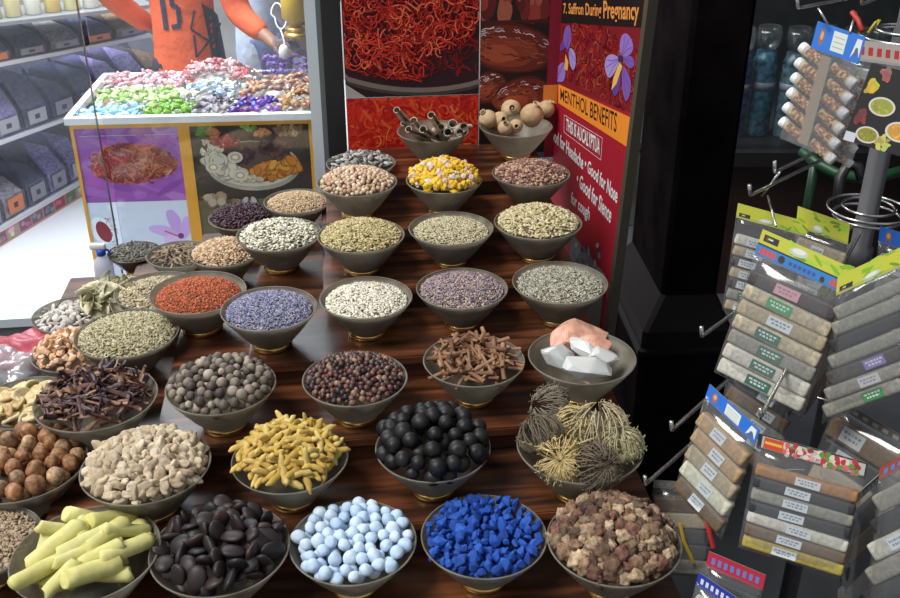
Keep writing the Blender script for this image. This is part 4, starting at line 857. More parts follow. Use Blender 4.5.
CR = [('light blue', cw('blue', [(.25, .55, .80), (.42, .68, .85), (.55, .75, .88)]), (.03, .26, .03, .19), .0, 26), ('leaf green', cw('green', [(.16, .40, .04), (.28, .52, .09), (.40, .58, .18)]), (.29, .50, .03, .19), .012, 22),
      ('black and white', cw('mono', [(.03, .02, .04), (.6, .58, .6), (.12, .09, .13), (.45, .42, .46)]), (.50, .66, .03, .20), .02, 24), ('purple', cw('purple', [(.16, .04, .30), (.26, .08, .42), (.03, .08, .48), (.35, .16, .45)]), (.66, .86, .03, .20), .02, 24),
      ('gold and brown', cw('gold', [(.50, .30, .10), (.34, .15, .09), (.60, .46, .26), (.26, .10, .07)]), (.84, .98, .03, .24), .03, 20), ('pale green', cw('pale', [(.36, .56, .16), (.50, .66, .30), (.62, .70, .46)]), (.06, .42, .24, .39), .008, 40),
      ('pastel blue and cream', cw('cream', [(.40, .58, .78), (.66, .66, .52), (.72, .70, .68), (.30, .44, .66)]), (.42, .68, .24, .40), .03, 34), ('red and pink', cw('red', [(.55, .06, .09), (.70, .30, .34), (.72, .62, .62), (.45, .10, .12)]), (.38, .68, .42, .60), .075, 46),
      ('pink and white', cw('pink', [(.70, .42, .46), (.75, .68, .70), (.62, .20, .25), (.74, .58, .60)]), (.04, .38, .42, .60), .012, 44), ('russet foil', cw('russet', [(.38, .12, .07), (.55, .34, .22), (.66, .55, .42), (.24, .07, .06)]), (.68, .98, .23, .42), .045, 44)]
random.seed(77)
for nm_, mt, (sa, sb, ta, tb_), mh, n_ in CR:
    ms = [candy_mesh(mt, .0155, i) for i in range(4)]; acc = []
    for k in range(n_*40):
        if len(acc) >= n_: break
        s_, t_ = random.uniform(sa, sb)*CW, random.uniform(ta, tb_)
        if any((s_-x)**2+(t_-y)**2 < .024**2 for x, y in acc): continue
        acc.append((s_, t_)); ce = 1-((s_/CW-(sa+sb)/2)/((sb-sa)/2))**2*.6; z_ = ctop-.040+.020+mh*ce*.9+random.uniform(0, .016)
        o = ob('wrapped_candy', random.choice(ms)); o.location = c0+cu_*s_+cv_*t_+Z*z_; o.rotation_euler = (random.uniform(-.6, .6), random.uniform(-.5, .5), random.uniform(0, 6.3)); s2_ = random.uniform(.85, 1.3); o.scale = (s2_,)*3
        tag(o, f'{nm_} wrapped candy heaped in the candy cabinet', 'candy', nm_+' candies in the cabinet')
# support bed under the mounds: the compartment filling
bed = MB()
for nm_, mt, (sa, sb, ta, tb_), mh, n_ in CR:
    s0, s1_, h_ = sa*CW, sb*CW, ctop-.034; tp = h_+mh*.75
    bed.add([(s0, ta-.02, h_-.04), (s1_, ta-.02, h_-.04), (s1_, tb_+.02, h_-.04), (s0, tb_+.02, h_-.04), (s0+.02, ta, h_), (s1_-.02, ta, h_), (s1_-.02, tb_, h_), (s0+.02, tb_, h_), (s0*.7+s1_*.3, ta*.7+tb_*.3, tp), (s0*.3+s1_*.7, ta*.7+tb_*.3, tp), (s0*.3+s1_*.7, ta*.3+tb_*.7, tp), (s0*.7+s1_*.3, ta*.3+tb_*.7, tp)],
            [(0, 1, 5, 4), (1, 2, 6, 5), (2, 3, 7, 6), (3, 0, 4, 7), (4, 5, 9, 8), (5, 6, 10, 9), (6, 7, 11, 10), (7, 4, 8, 11), (8, 9, 10, 11)])
ob('liner', bed.mesh('liner', plain('liner_paper', (.62, .60, .60), .6)), cab)
# clear bin with purple and blue candy at back right, brass scale on it
BM_ = CM @ Matrix.Translation((CW*.74, .44, ctop-.03)); bn = empty('clear_candy_bin', mat=BM_); tag(bn, 'clear acrylic bin of purple and blue sweets at the back of the candy cabinet', 'bin')
bw_, bd_, bh_ = CW*.30, .16, .125
mb = MB(); mb.box(0, bw_, 0, .004, 0, bh_*.55); mb.box(0, bw_, bd_-.004, bd_, 0, bh_); mb.box(0, .004, .004, bd_-.004, 0, bh_*.9); mb.box(bw_-.004, bw_, .004, bd_-.004, 0, bh_*.9); mb.box(.004, bw_-.004, .004, bd_-.004, 0, .004)
ob('bin_body', mb.mesh('bin_body', ACRYL), bn)
pv = cw('violet', [(.24, .12, .42), (.36, .22, .58), (.18, .07, .34), (.46, .36, .62)]); tq = cw('turquoise', [(.05, .26, .52), (.10, .40, .62), (.25, .55, .72), (.03, .18, .45)])
for nm_, mt, y0_, y1_, zz_ in (('turquoise', tq, -.05, .02, .035), ('violet', pv, .03, .13, .095)):
    ms = [candy_mesh(mt, .0135, i+9) for i in range(4)]
    for ix in range(9):
        for iy in range(3):
            o = ob('wrapped_candy', random.choice(ms)); o.location = BM_ @ Vector((bw_*(ix+.5)/9+random.uniform(-.006, .006), y0_+(y1_-y0_)*(iy+.5)/3, zz_-.02*(2-iy)+random.uniform(-.005, .008))); o.rotation_euler = (random.uniform(-.5, .5), random.uniform(-.5, .5), random.uniform(0, 6.3))
            tag(o, f'{nm_} sweet at the clear bin behind the candy mounds', 'candy', nm_+' sweets at the clear bin')
p = at_y(297, 36, (BM_ @ Vector((0, .19, 0))).y); zb = p.z
ht = empty('brass_burner', (p.x, p.y, zb)); tag(ht, 'golden brass burner with a stacked ring base behind the sweets', 'burner')
GOLD = base_mat('gold_metal', (.80, .50, .12), .28, .9)
ob('base', MB().lathe([(.0, 0), (.050, 0), (.054, .008), (.050, .016), (.034, .020), (.045, .026), (.045, .036), (.030, .042), (.0, .042)], 32).mesh('base', GOLD, True), ht)
ob('body', MB().lathe([(.0, .04), (.026, .042), (.024, .052), (.040, .062), (.056, .075), (.058, .20), (.05, .215), (.0, .215)], 32).mesh('body', base_mat('gold_paint', (.66, .44, .05), .4), True), ht)
ob('stand_tray', MB().box(-.09, .09, -.08, .08, -(zb-ctop)+0, -.001).mesh('stand_tray', ACRYL), ht)
lp = MB(); pts = [at_d(277+math.cos(t)*6+ (4 if math.sin(t) < 0 else 0), 16-math.sin(t)*13, 4.15) for t in np.linspace(0, 6.28, 22)]; lp.tube(pts, .0035, 6, closed=True); lp.tube([at_d(280, 28, 4.15), at_d(284, 40, 4.1), at_d(285, 52, 4.06)], .003, 6)
sc_ = empty('white_scoop', (0, 0, 0)); tag(sc_, 'white scoop on a looped cord hanging over the purple sweets', 'scoop'); ob('cord', lp.mesh('cord', WHITE, True), sc_)
ob('scoop_bowl', blob('scoop_bowl', WHITE, (.022, .018, .03), .1, 1.5, seed=2), sc_, at_d(284, 52, 4.05))

# acrylic bins, three tiers
We3 = Vector((We.x, We.y, 0)); WM = Matrix((We3, -Wn, Z)).transposed().to_4x4()   # local x along the wall, y towards the room
fillm = [vary('bin_fill_'+n, cs_, .5, 60, .5, .3) for n, cs_ in (('purple', [(.26, .20, .42), (.38, .30, .56), (.50, .42, .66)]), ('brown', [(.34, .24, .22), (.50, .38, .32)]), ('dark', [(.07, .08, .14), (.14, .16, .24)]), ('gold', [(.45, .26, .10), (.55, .36, .18)]), ('cream', [(.50, .44, .40), (.6, .55, .5)]))]
TAGM = [plain('tag_grey', (.26, .26, .32)), plain('tag_white', (.40, .40, .47)), plain('tag_orange', (.62, .20, .08)), plain('tag_dark', (.05, .05, .08))]
TI = ['bottom', 'middle', 'top']; FN = ['purple', 'brown', 'dark', 'golden', 'cream']
def bin_mesh(zh, d0, d1, w_): 
    mb = MB(); t = .004
    def sl(x0, x1): return [(x0, -.36, 0), (x0, d0, 0), (x0, d0, zh*.30), (x0, d1, zh*.97), (x0, -.36, zh*.97)]
    for x0 in (0.002, w_-.006):
        v = sl(x0, x0+t)+[(x+t, y, z) for x, y, z in sl(x0, x0)]; mb.add(v, [(4, 3, 2, 1, 0), (5, 6, 7, 8, 9)]+[(i, (i+1) % 5, 5+(i+1) % 5, 5+i) for i in range(5)])
    mb.box(.006, w_-.006, d0-t, d0, 0, zh*.30); mb.add([(.006, d0, zh*.30), (w_-.006, d0, zh*.30), (w_-.006, d1, zh*.97), (.006, d1, zh*.97), (.006, d0-t, zh*.30), (w_-.006, d0-t, zh*.30), (w_-.006, d1-t, zh*.97), (.006, d1-t, zh*.97)], [(0, 1, 2, 3), (7, 6, 5, 4), (0, 4, 5, 1), (2, 6, 7, 3), (1, 5, 6, 2), (0, 3, 7, 4)])
    return mb.mesh('bin_body', ACRYL)
def dirs(ti):
    an = (math.radians(15.6), math.radians(26), math.radians(42), math.radians(55))[ti]; d = Vector((math.sin(an), math.cos(an), 0)); n_ = Vector((-d.y, d.x, 0)); return d, n_, Matrix((d, -n_, Z)).transposed().to_4x4()
random.seed(12)
for ti, (z0_, zh, d0, d1) in enumerate(((.10, .37, .0, -.18), (.49, .33, -.02, -.2), (.85, .15, -.04, -.20))):
    bmh = bin_mesh(zh, d0, d1, .17); We3, Wn_, WM = dirs(ti)
    for i in range((13, 10, 9)[ti]):
        x_ = (-.62, -.40, -.25)[ti]+.176*i; e = empty('acrylic_bin', mat=WM @ Matrix.Translation((0, 0, 0))); e.matrix_world = Matrix.Translation(W0+We3*x_+Z*z0_) @ WM
        k = random.randrange(5); ob('bin_body', bmh, e)
        fl_ = MB(); hh = zh*random.uniform(.45, .75); fl_.add([(.012, -.34, .006), (.158, -.34, .006), (.158, d0-.012, .006), (.012, d0-.012, .006), (.012, -.34, hh), (.158, -.34, hh), (.158, d0-.03-(d0-d1)*.4, hh*.9), (.012, d0-.03-(d0-d1)*.4, hh*.9), (.158, d0-.012, zh*.28), (.012, d0-.012, zh*.28)], [(3, 2, 1, 0), (4, 5, 6, 7), (7, 6, 8, 9), (9, 8, 2, 3), (0, 1, 5, 4), (0, 4, 7, 9, 3), (1, 2, 8, 6, 5)])
        ob('contents', fl_.mesh('contents', fillm[k]), e)
        tgk = random.choice([0, 0, 0, 0, 1, 1, 1, 2]); tg = ob('price_tag', MB().box(.03, .14, d0+.001, d0+.004, zh*.06, zh*.26).mesh('price_tag', TAGM[tgk]), e)
        ob('tag_mark', MB().box(.068, .098, d0+.0042, d0+.005, zh*.12, zh*.19).mesh('tag_mark', TAGM[3]), tg)
        ob('lid_knob', MB().lathe([(0, 0), (.012, 0), (.014, .012), (.008, .02), (0, .021)], 14, (.085, d1-.02, zh*.97)).mesh('lid_knob', WHITE, True), e)
        tag(e, f'clear acrylic bin of {FN[k]} goods in the {TI[ti]} tier, {["nearest", "second", "third", "fourth", "fifth", "sixth", "seventh", "eighth", "ninth", "tenth", "eleventh", "twelfth", "last"][i]} along the wall', 'bin', 'acrylic bins on the left wall')
    sh = struct(f'trim_{11+ti}', MB().box((-.8, -.5, -.3)[ti], (2.0, 1.5, 1.4)[ti], -.37, d0+.012, z0_-.02, z0_-.002).mesh('shelf_board', plain('shelf_white', (.62, .63, .68), .4)), mat=Matrix.Translation(W0) @ WM)
We3, Wn_, WM = dirs(3)
struct('trim_14', MB().box(-.4, .92, -.37, -.02, 1.02, 1.036).mesh('shelf_board', plain('shelf_grey', (.25, .26, .28), .4)), mat=Matrix.Translation(W0) @ WM)
# jars and packets on the top shelf
random.seed(4)
for i in range(13):
    x_ = -.32+.088*i; big = i < 6; hgt = random.uniform(.13, .20)
    e = empty('shelf_packet' if big else 'shelf_jar', W0+We3*x_+Wn_*.12+Z*1.037); e.rotation_euler = (0, 0, math.atan2(We3.y, We3.x)+random.uniform(-.1, .1))
    if big:
        ob('packet', bevelbox('packet', .06, .08, hgt, plain('packet_grey', random.choice([(.30, .31, .36), (.42, .42, .48), (.18, .18, .22), (.50, .44, .34)]), .4), .004, 2, False), e); ob('packet_band', MB().box(-.031, .031, -.041, -.0405, hgt*.3, hgt*.5).mesh('packet_band', plain('band', random.choice([(.6, .6, .6), (.5, .4, .1), (.1, .1, .15)]))), e)
        tag(e, 'grey packet standing on the top shelf above the bins', 'packet', 'packets on the top shelf')
    else:
        colj = random.choice([(.72, .70, .60), (.74, .74, .70), (.62, .48, .16), (.70, .62, .34)])
        ob('jar_body', MB().lathe([(0, 0), (.034, 0), (.036, .005), (.036, hgt*.72), (.022, hgt*.85), (.022, hgt*.9), (0, hgt*.9)], 20).mesh('jar_body', plain('jar_white', colj, .35), True), e)
        ob('jar_lid', MB().lathe([(0, hgt*.88), (.025, hgt*.88), (.025, hgt), (0, hgt)], 20).mesh('jar_lid', plain('lid', random.choice([(.55, .30, .05), (.10, .30, .06), (.6, .6, .55), (.45, .08, .06)]), .4), True), e)
        tag(e, 'white or yellow jar standing on the top shelf above the bins', 'jar', 'jars on the top shelf')

# ---- people in the shop
def skin_mesh(name, joints, edges, mat, sub=2, root=0):
    me = bpy.data.meshes.new(name); me.from_pydata([j[0] for j in joints], edges, []); o = bpy.data.objects.new(name, me); C.objects.link(o)
    m = o.modifiers.new('s', 'SKIN'); m.use_smooth_shade = True
    for i, j in enumerate(joints): r = j[1]; me.skin_vertices[0].data[i].radius = r if isinstance(r, tuple) else (r, r)
    me.skin_vertices[0].data[root].use_root = True
    s_ = o.modifiers.new('d', 'SUBSURF'); s_.levels = sub; s_.render_levels = sub
    dg = bpy.context.evaluated_depsgraph_get(); dg.update(); out = bpy.data.meshes.new_from_object(o.evaluated_get(dg)); bpy.data.objects.remove(o)
    out.materials.clear(); out.materials.append(mat); out.polygons.foreach_set('use_smooth', [True]*len(out.polygons)); return out
SKIN = vary('skin', [(.30, .155, .095)], .5, 20, .1, 0); HAIR = plain('hair', (.012, .010, .009), .6)
def person(base, zrot, J, shirt, trousers, label, extra=None):
    """J: joint positions in the person's own frame (x right, y facing, z up)"""
    e = empty('person', base); e.rotation_euler = (0, 0, zrot); tag(e, label, 'person')
    V3 = lambda k: Vector(J[k])
    jt = [(J['pelvis'], (.115, .08)), (J['waist'], (.105, .075)), (J['chest'], (.13, .09)), (J['neckbase'], (.08, .07)), (J['neck'], .05), (J['head'], (.078, .088)), (J['crown'], (.065, .075)),
          (J['ls'], .058), (J['le'], .043), (J['lw'], .030), (J['rs'], .058), (J['re'], .043), (J['rw'], .030),
          (J['lh'], .085), (J['lk'], .058), (J['la'], .042), (J['rh'], .085), (J['rk'], .058), (J['ra'], .042), (tuple(V3('la')+Vector((0, .14, -.03))), .034), (tuple(V3('ra')+Vector((0, .14, -.03))), .034)]
    ed = [(0, 1), (1, 2), (2, 3), (3, 4), (4, 5), (5, 6), (3, 7), (7, 8), (8, 9), (3, 10), (10, 11), (11, 12), (0, 13), (13, 14), (14, 15), (0, 16), (16, 17), (17, 18), (15, 19), (18, 20)]
    # hands: palm and five fingers from each wrist
    for side, wi in (('l', 9), ('r', 12)):
        w_ = V3(side+'w'); d = (w_-V3(side+'e')).normalized(); lat = d.cross(Vector((0, 0, 1))).normalized()*(1 if side == 'r' else -1); dn = d.cross(lat).normalized(); dn = dn if dn.z < 0 else -dn
        n0 = len(jt); jt.append((tuple(w_+d*.05), (.034, .016))); ed.append((wi, n0))
        for f_, (o_, l_) in enumerate(((-.030, .058), (-.010, .070), (.010, .066), (.029, .052))):
            b0_ = w_+d*.085+lat*o_; n1 = len(jt); jt += [(tuple(b0_), .0095), (tuple(b0_+d*l_*.55+dn*.006), .0085), (tuple(b0_+d*l_+dn*.02), .007)]; ed += [(n0, n1), (n1, n1+1), (n1+1, n1+2)]
        n1 = len(jt); jt += [(tuple(w_+d*.045-lat*.040), .011), (tuple(w_+d*.085-lat*.058+dn*.01), .009)]; ed += [(n0, n1), (n1, n1+1)]
    ob('body', skin_mesh('body', jt, ed, SKIN, 1), e)
    hd_ = V3('head'); cr_ = V3('crown')
    ob('hair', blob('hair', HAIR, (.088, .098, .085), .05, 3, .04, 9, 3, 3), e, tuple(cr_+Vector((0, -.012, .012))))
    fz = MB(); fz.tube([hd_+Vector((0, .082, .02)), hd_+Vector((0, .112, -.012)), hd_+Vector((0, .09, -.02))], [.008, .014, .008], 8); ob('nose', fz.mesh('nose', SKIN, True), e)
    for sx in (-1, 1):
        ob('eye', blob('eye', plain('eye_white', (.7, .7, .68), .2), (.013, .008, .009), 0, sub=2), e, tuple(hd_+Vector((sx*.032, .083, .025))))
        ob('ear', blob('ear', SKIN, (.010, .020, .032), .1, 2, sub=2), e, tuple(hd_+Vector((sx*.086, -.005, .005))))
    ob('mouth', blob('mouth', plain('lips', (.25, .08, .07), .4), (.024, .006, .007), 0, sub=2), e, tuple(hd_+Vector((0, .088, -.05))))
    k = .014
    jt2 = [(tuple(V3('pelvis')+Vector((0, 0, -.30))), (.175, .145)), (tuple(V3('pelvis')+Vector((0, 0, -.08))), (.168, .135)), (J['waist'], (.128+k, .095+k)), (J['chest'], (.152+k, .108+k)), (J['neckbase'], (.095, .085)), (J['ls'], .060+k), (J['le'], .047+k), (tuple(V3('lw')*.92+V3('le')*.08), .036+k*.6), (J['rs'], .060+k), (J['re'], .047+k), (tuple(V3('rw')*.92+V3('re')*.08), .036+k*.6)]
    sh_ = ob('shirt', skin_mesh('shirt', jt2, [(0, 1), (1, 2), (2, 3), (3, 4), (4, 5), (5, 6), (6, 7), (4, 8), (8, 9), (9, 10)], shirt, 2), e)
    jt3 = [(tuple(V3('pelvis')+Vector((0, 0, -.04))), (.118, .09)), (J['lh'], .085), (J['lk'], .068), (J['la'], .055), (J['rh'], .085), (J['rk'], .068), (J['ra'], .055)]
    ob('trousers', skin_mesh('trousers', jt3, [(0, 1), (1, 2), (2, 3), (0, 4), (4, 5), (5, 6)], trousers, 2), e)
    for s_ in 'lr': ob('shoe', blob('shoe', BLACKG, (.045, .13, .045), .05, 2, sub=3), e, tuple(V3(s_+'a')+Vector((0, .05, -.035))))
    return e, sh_
def fabric(name, col): return vary(name, [col], .75, 9, .14, .6, dist=.03)
std = dict(pelvis=(0, 0, .93), waist=(0, 0, 1.08), chest=(0, .01, 1.27), neckbase=(0, 0, 1.43), neck=(0, .01, 1.50), head=(0, .02, 1.60), crown=(0, .01, 1.68), ls=(-.19, 0, 1.40), le=(-.24, -.02, 1.12), lw=(-.22, .12, .90), rs=(.19, 0, 1.40), re=(.24, -.02, 1.12), rw=(.22, .12, .90),
           lh=(-.10, 0, .86), lk=(-.11, .02, .48), la=(-.11, 0, .08), rh=(.10, 0, .86), rk=(.11, .02, .48), ra=(.11, 0, .08))
vb = Vector((-1.17, 4.46, 0)); jv = dict(std)
rel = lambda p: tuple(Vector(p)-vb)
jv.update(le=rel(at_y(102, -8, 4.48)), lw=rel(Vector((-1.33, 4.58, .99))), ls=(-.19, .02, 1.40), rs=(.19, -.02, 1.39), re=rel(at_y(238, 14, 4.40)), rw=rel(at_y(268, 38, 4.28)))
jers = fabric('orange_jersey', (.72, .115, .035)); NAVY = fabric('navy_panel', (.025, .03, .07))
pe, shv = person(vb, 0, jv, jers, fabric('navy_trousers', (.03, .035, .06)), 'person seen from behind in an orange long sleeved jersey with number 15, leaning over candy')
# number and side panels laid on the jersey's back
def drape(name, polys, mat, parent, shirt_obj, base, off=.004, sub=10):
    """flat shapes (x,z in the person's frame) pressed onto the back of the shirt"""
    from mathutils.bvhtree import BVHTree
    me = shirt_obj.data; bt = BVHTree.FromPolygons([v.co for v in me.vertices], [p.vertices for p in me.polygons]); bm = bmesh.new()
    for P_ in polys: bm.faces.new([bm.verts.new((x, 0, z)) for x, z in P_])
    bmesh.ops.triangulate(bm, faces=bm.faces[:])
    for _ in range(3): bmesh.ops.subdivide_edges(bm, edges=[q for q in bm.edges if q.calc_length() > .015], cuts=1, use_grid_fill=False); bmesh.ops.triangulate(bm, faces=bm.faces[:])
    for v in bm.verts:
        h_ = bt.ray_cast(Vector((v.co.x, -1, v.co.z)), Vector((0, 1, 0)))
        v.co.y = h_[0].y-off if h_[0] else -.02
    return ob(name, from_bm(name, bm, mat, True), parent)
def bk_(px, py, y=4.34): q = at_y(px, py, y)-vb; return (q.x, q.z)
v5, f5 = [], []
def strip(pts, w):
    out = []
    for i in range(len(pts)-1):
        (x0, z0), (x1, z1) = pts[i], pts[i+1]; L_ = math.hypot(x1-x0, z1-z0); nx, nz = -(z1-z0)/L_*w, (x1-x0)/L_*w; out.append([(x0-nx, z0-nz), (x1-nx, z1-nz), (x1+nx, z1+nz), (x0+nx, z0+nz)])
    return out
num1 = strip([bk_(158, -14), bk_(165, 31)], .011)
num5 = strip([bk_(186, -12), bk_(169, -12)], .011)+strip([bk_(169, -14), bk_(171, 7)], .010)+strip([bk_(170, 6), bk_(177, 8), bk_(179, 24)], .010)+strip([bk_(180, 26), bk_(171, 28)], .010)
drape('number', num1+num5, NAVY, shv, shv, vb)
drape('side_panel', [[bk_(199, 5), bk_(213, 20), bk_(222, 66), bk_(211, 66), bk_(206, 40)]]+strip([bk_(193, 12), bk_(190, 30), bk_(207, 44), bk_(216, 28)], .004)+strip([bk_(193, 36), bk_(196, 58), bk_(213, 36)], .004), NAVY, shv, shv, vb, .005)
j2 = dict(std); b2 = Vector((-.93, 4.97, 0)); person(b2, math.radians(-60), j2, fabric('pale_blue_shirt', (.52, .62, .80)), fabric('blue_jeans', (.18, .25, .50)), 'person in a pale blue shirt standing beyond the orange jersey')
j3 = dict(std); b3 = Vector((-.83, 5.5, 0)); person(b3, math.radians(170), j3, fabric('black_shirt', (.018, .019, .024)), fabric('black_trousers', (.02, .02, .025)), 'person in a black top standing behind the brass burner')

# ================================================================== SPINNER RACK, RIGHT
px0, py0 = .775, 1.72
rk = empty('spinner_rack', (px0, py0, 0)); tag(rk, 'chrome spinner rack hung with carded spice packets at the right', 'display rack')
ob('pole', MB().lathe([(0, 0), (.019, 0), (.019, 1.18), (.024, 1.182), (.024, 1.215), (.019, 1.22), (.019, 1.62), (.016, 1.63), (.016, 2.2), (0, 2.2)], 20).mesh('pole', STEEL, True), rk)
ob('base', MB().lathe([(0, .002), (.28, .002), (.28, .018), (.06, .03), (.03, .05), (0, .05)], 36).mesh('base', BLACKG, True), rk)
def ringm(R, z, r=.003): 
    return MB().tube([(R*math.cos(t), R*math.sin(t), z) for t in np.linspace(0, 2*math.pi, 41)[:-1]], r, 6, closed=True).mesh('hoop', CHROME, True)
zr = (H-.713)
for R_, z_ in ((.046, zr+.010), (.072, zr+.006), (.060, zr-.008), (.046, 1.62), (.072, 1.61), (.10, .93), (.10, .62)): ob('hoop', ringm(R_, z_), rk)
def peg(tip, zc, rad=.003, up=.018):
    """double wire hook from the pole out to a tip given in world space, tip bent up"""
    t = Vector(tip)-Vector((px0, py0, 0)); d = Vector((t.x, t.y, 0)).normalized(); st = d*.06+Z*zc
    ob('peg', MB().tube([st, t-d*.012+Z*0, t, t+d*.006+Z*up], rad, 7).mesh('peg', CHROME, True), rk)
    return d
FILMHZ = FILM; INK = plain('ink', (.06, .07, .10), .6); LAB = plain('white_label', (.62, .66, .68), .45)
def pack(name, tl, tr, bl, dl, dr, db, label, header, rows, th=.02, hfrac=.1, bodyx=(0, 1), gap=.08, lab_w=.24, lab_x=.45, bart=.012, peg_z=None, ncol=1):
    """card of small packets in a clear bag: three corners with their distances fix its place, size and tilt"""
    TL, TR, BL = at_d(*tl, dl), at_d(*tr, dr), at_d(*bl, db); e1 = (TR-TL); w_ = e1.length; e1.normalize(); e2 = TL-BL; n = e1.cross(e2).normalized(); e2 = n.cross(e1).normalized()
    if n.dot(CAM-TL) < 0: pass
    hgt = (TL-BL).dot(e2); o = BL+e1*((TL-BL).dot(e1))*0
    skew = (TL-BL).dot(e1)
    M = Matrix((e1, e2, n)).transposed().to_4x4(); M.translation = TL-e2*hgt-e1*skew*.0
    e = empty(name, mat=M); tag(e, label, 'spice pack', 'packs on the spinner rack')
    def sk(x, y): return x-skew*(1-y/hgt)          # the bag hangs slightly askew
    # header card
    y0 = hgt*(1-hfrac); a = Art(.0008); a.rect(0, w_, y0, hgt, header['bg'])
    header['art'](a, w_, y0, hgt); a.v = [(sk(x, y), y, z) for x, y, z in a.v]
    hd = ob('header_card', MB().box(0, w_, y0, hgt, -.0006, .0006, 0, lambda x, y, z: (sk(x, y), y, z)).mesh('header_card', plain('card_edge', (.25, .25, .22))), e); ob('header_print', a.mesh('header_print', PRINTM), hd)
    # clear bag: a shallow pillow
    nx, ny = 8, 12; v = []; f = []
    for sgn in (1, -1):
        for j in range(ny+1):
            for i in range(nx+1):
                x, y = i/nx, j/ny; bul = (min(1, 5*x, 5*(1-x))*min(1, 6*y, 6*(1-y)))**.6; q = .0012*noise.noise(Vector((x*9, y*9, hgt*50+sgn)))*bul
                v.append((sk(x*w_, y*(y0+.004)), y*(y0+.004), sgn*(.0009+th/2*bul)+q))
    s_ = (nx+1)*(ny+1)
    for j in range(ny):
        for i in range(nx): k = j*(nx+1)+i; q = (k, k+1, k+nx+2, k+nx+1); f.append(q); f.append(tuple(x+s_ for x in q[::-1]))
    rim_ = [i for i in range(nx+1)]+[(j)*(nx+1)+nx for j in range(1, ny+1)]+[ny*(nx+1)+i for i in range(nx-1, -1, -1)]+[j*(nx+1) for j in range(ny-1, 0, -1)]
    for i in range(len(rim_)): p_, q_ = rim_[i], rim_[(i+1) % len(rim_)]; f.append((q_, p_, p_+s_, q_+s_))
    ob('clear_bag', mk('clear_bag', v, f, FILMHZ, True), e)
    nr = len(rows); bh_ = (y0*(1-gap-.03))/nr
    for i, r in enumerate(rows):
        yc = y0*(1-gap)-bh_*(i+.5); mt, lc = r
        bm_ = bevelbox('packet', w_*(bodyx[1]-bodyx[0])*.94, bh_*.97, bart, mt, min(bh_*.28, bart*.45, .005), 3)
        for q in bm_.vertices: q.co.z += .0012*noise.noise(q.co*140+Vector((i, hgt*9, 0)))
        pk_ = ob('packet', bm_, e, (sk(w_*sum(bodyx)/2, yc), yc, 0)); pk_.rotation_euler = (0, 0, random.uniform(-.02, .02))
        if lc:
            la = Art(.0002); lw, lh = w_*lab_w, bh_*.66; lx = w_*(lab_x-.5)+random.uniform(-.05, .05)*w_; la.rect(lx-lw/2, lx+lw/2, -lh/2, lh/2, lc)
            ik = (.20, .22, .27) if sum(lc) > 1 else (.6, .62, .6)
            for q, ww in ((.18, .8), (-.14, .6)):
                xx = lx-lw*ww/2
                while xx < lx+lw*ww/2: l_ = random.uniform(.06, .16)*lw; la.rect(xx, min(xx+l_, lx+lw*ww/2), lh*q-lh*.09, lh*q+lh*.09, ik); xx += l_+lw*.05
            lo = ob('packet_label', la.mesh('packet_label', PRINTM), pk_, (0, 0, bart/2+.0006))
    return e
def flag(a, x, y, s):
    a.rect(x, x+s*2.2, y, y+s*.4, (.02, .02, .02)); a.rect(x, x+s*2.2, y+s*.4, y+s*.8, (.7, .7, .7)); a.rect(x, x+s*2.2, y+s*.8, y+s*1.2, (.02, .25, .06)); a.rect(x, x+s*.6, y, y+s*1.2, (.5, .02, .03))
def hd_yellow(blue=True):
    def f(a, w_, y0, y1):
        h_ = y1-y0; yb = y0+h_*(.48 if blue else .0)
        random.seed(int(w_*1e5))
        a.rect(0, w_, yb, y1, (.50, .52, .05)); 
        for i in range(16): x = random.uniform(.35, 1)*w_; a.ell(x, random.uniform(yb, y1), w_*.07, h_*.07, random.choice([(.22, .42, .02), (.34, .55, .05), (.14, .30, .02)]), random.uniform(-.8, .8), 10)
        a.rect(w_*.04, w_*.20, yb+h_*.12, yb+h_*.38, (.03, .03, .03)); flag(a, w_*.07, yb+h_*.18, h_*.12); a.ell(w_*.42, yb+h_*.24, w_*.10, h_*.17, (.50, .55, .45), .1); a.ell(w_*.42, yb+h_*.28, w_*.07, h_*.10, (.68, .72, .64), .1)
        if blue:
            a.rect(0, w_, y0, yb, (.03, .20, .52)); a.rect(0, w_, yb-h_*.06, yb, (.03, .03, .03))
            for x0_, x1_, cc in ((.04, .22, (.60, .07, .05)), (.80, .96, (.60, .07, .05))): 
                for k in range(4): a.rect(w_*(x0_+(x1_-x0_)*k/4), w_*(x0_+(x1_-x0_)*(k+.8)/4), y0+h_*.10, y0+h_*.34, cc)
            a.ell(w_*.28, y0+h_*.22, w_*.035, h_*.15, (.05, .03, .03)); a.ell(w_*.72, y0+h_*.16, w_*.025, h_*.12, (.05, .03, .03))
            for k in range(6): a.rect(w_*(.36+.05*k), w_*(.395+.05*k), y0+h_*.14, y0+h_*.28, (.05, .08, .25))
    return dict(bg=(.50, .52, .05), art=f)
def hd_blue():
    def f(a, w_, y0, y1):
        h_ = y1-y0; a.ell(w_*.16, (y0+y1)/2, w_*.05, h_*.32, (.30, .12, .06)); a.ell(w_*.16, (y0+y1)/2+h_*.05, w_*.03, h_*.16, (.62, .33, .12)); a.rect(w_*.38, w_*.66, y0+h_*.14, y1-h_*.14, (.62, .66, .62))
        for k in range(3): a.rect(w_*.41, w_*.63, y0+h_*(.28+.18*k), y0+h_*(.32+.18*k), (.35, .40, .38))
        a.poly([(w_*.80, y0+h_*.12), (w_*.86, y0+h_*.85), (w_*.96, y0+h_*.85), (w_*.97, y0+h_*.2), (w_*.91, y0+h_*.55)], (.66, .68, .70)); a.ell(w_*.89, y0+h_*.36, w_*.03, h_*.18, (.10, .10, .12))
    return dict(bg=(.012, .13, .55), art=f)
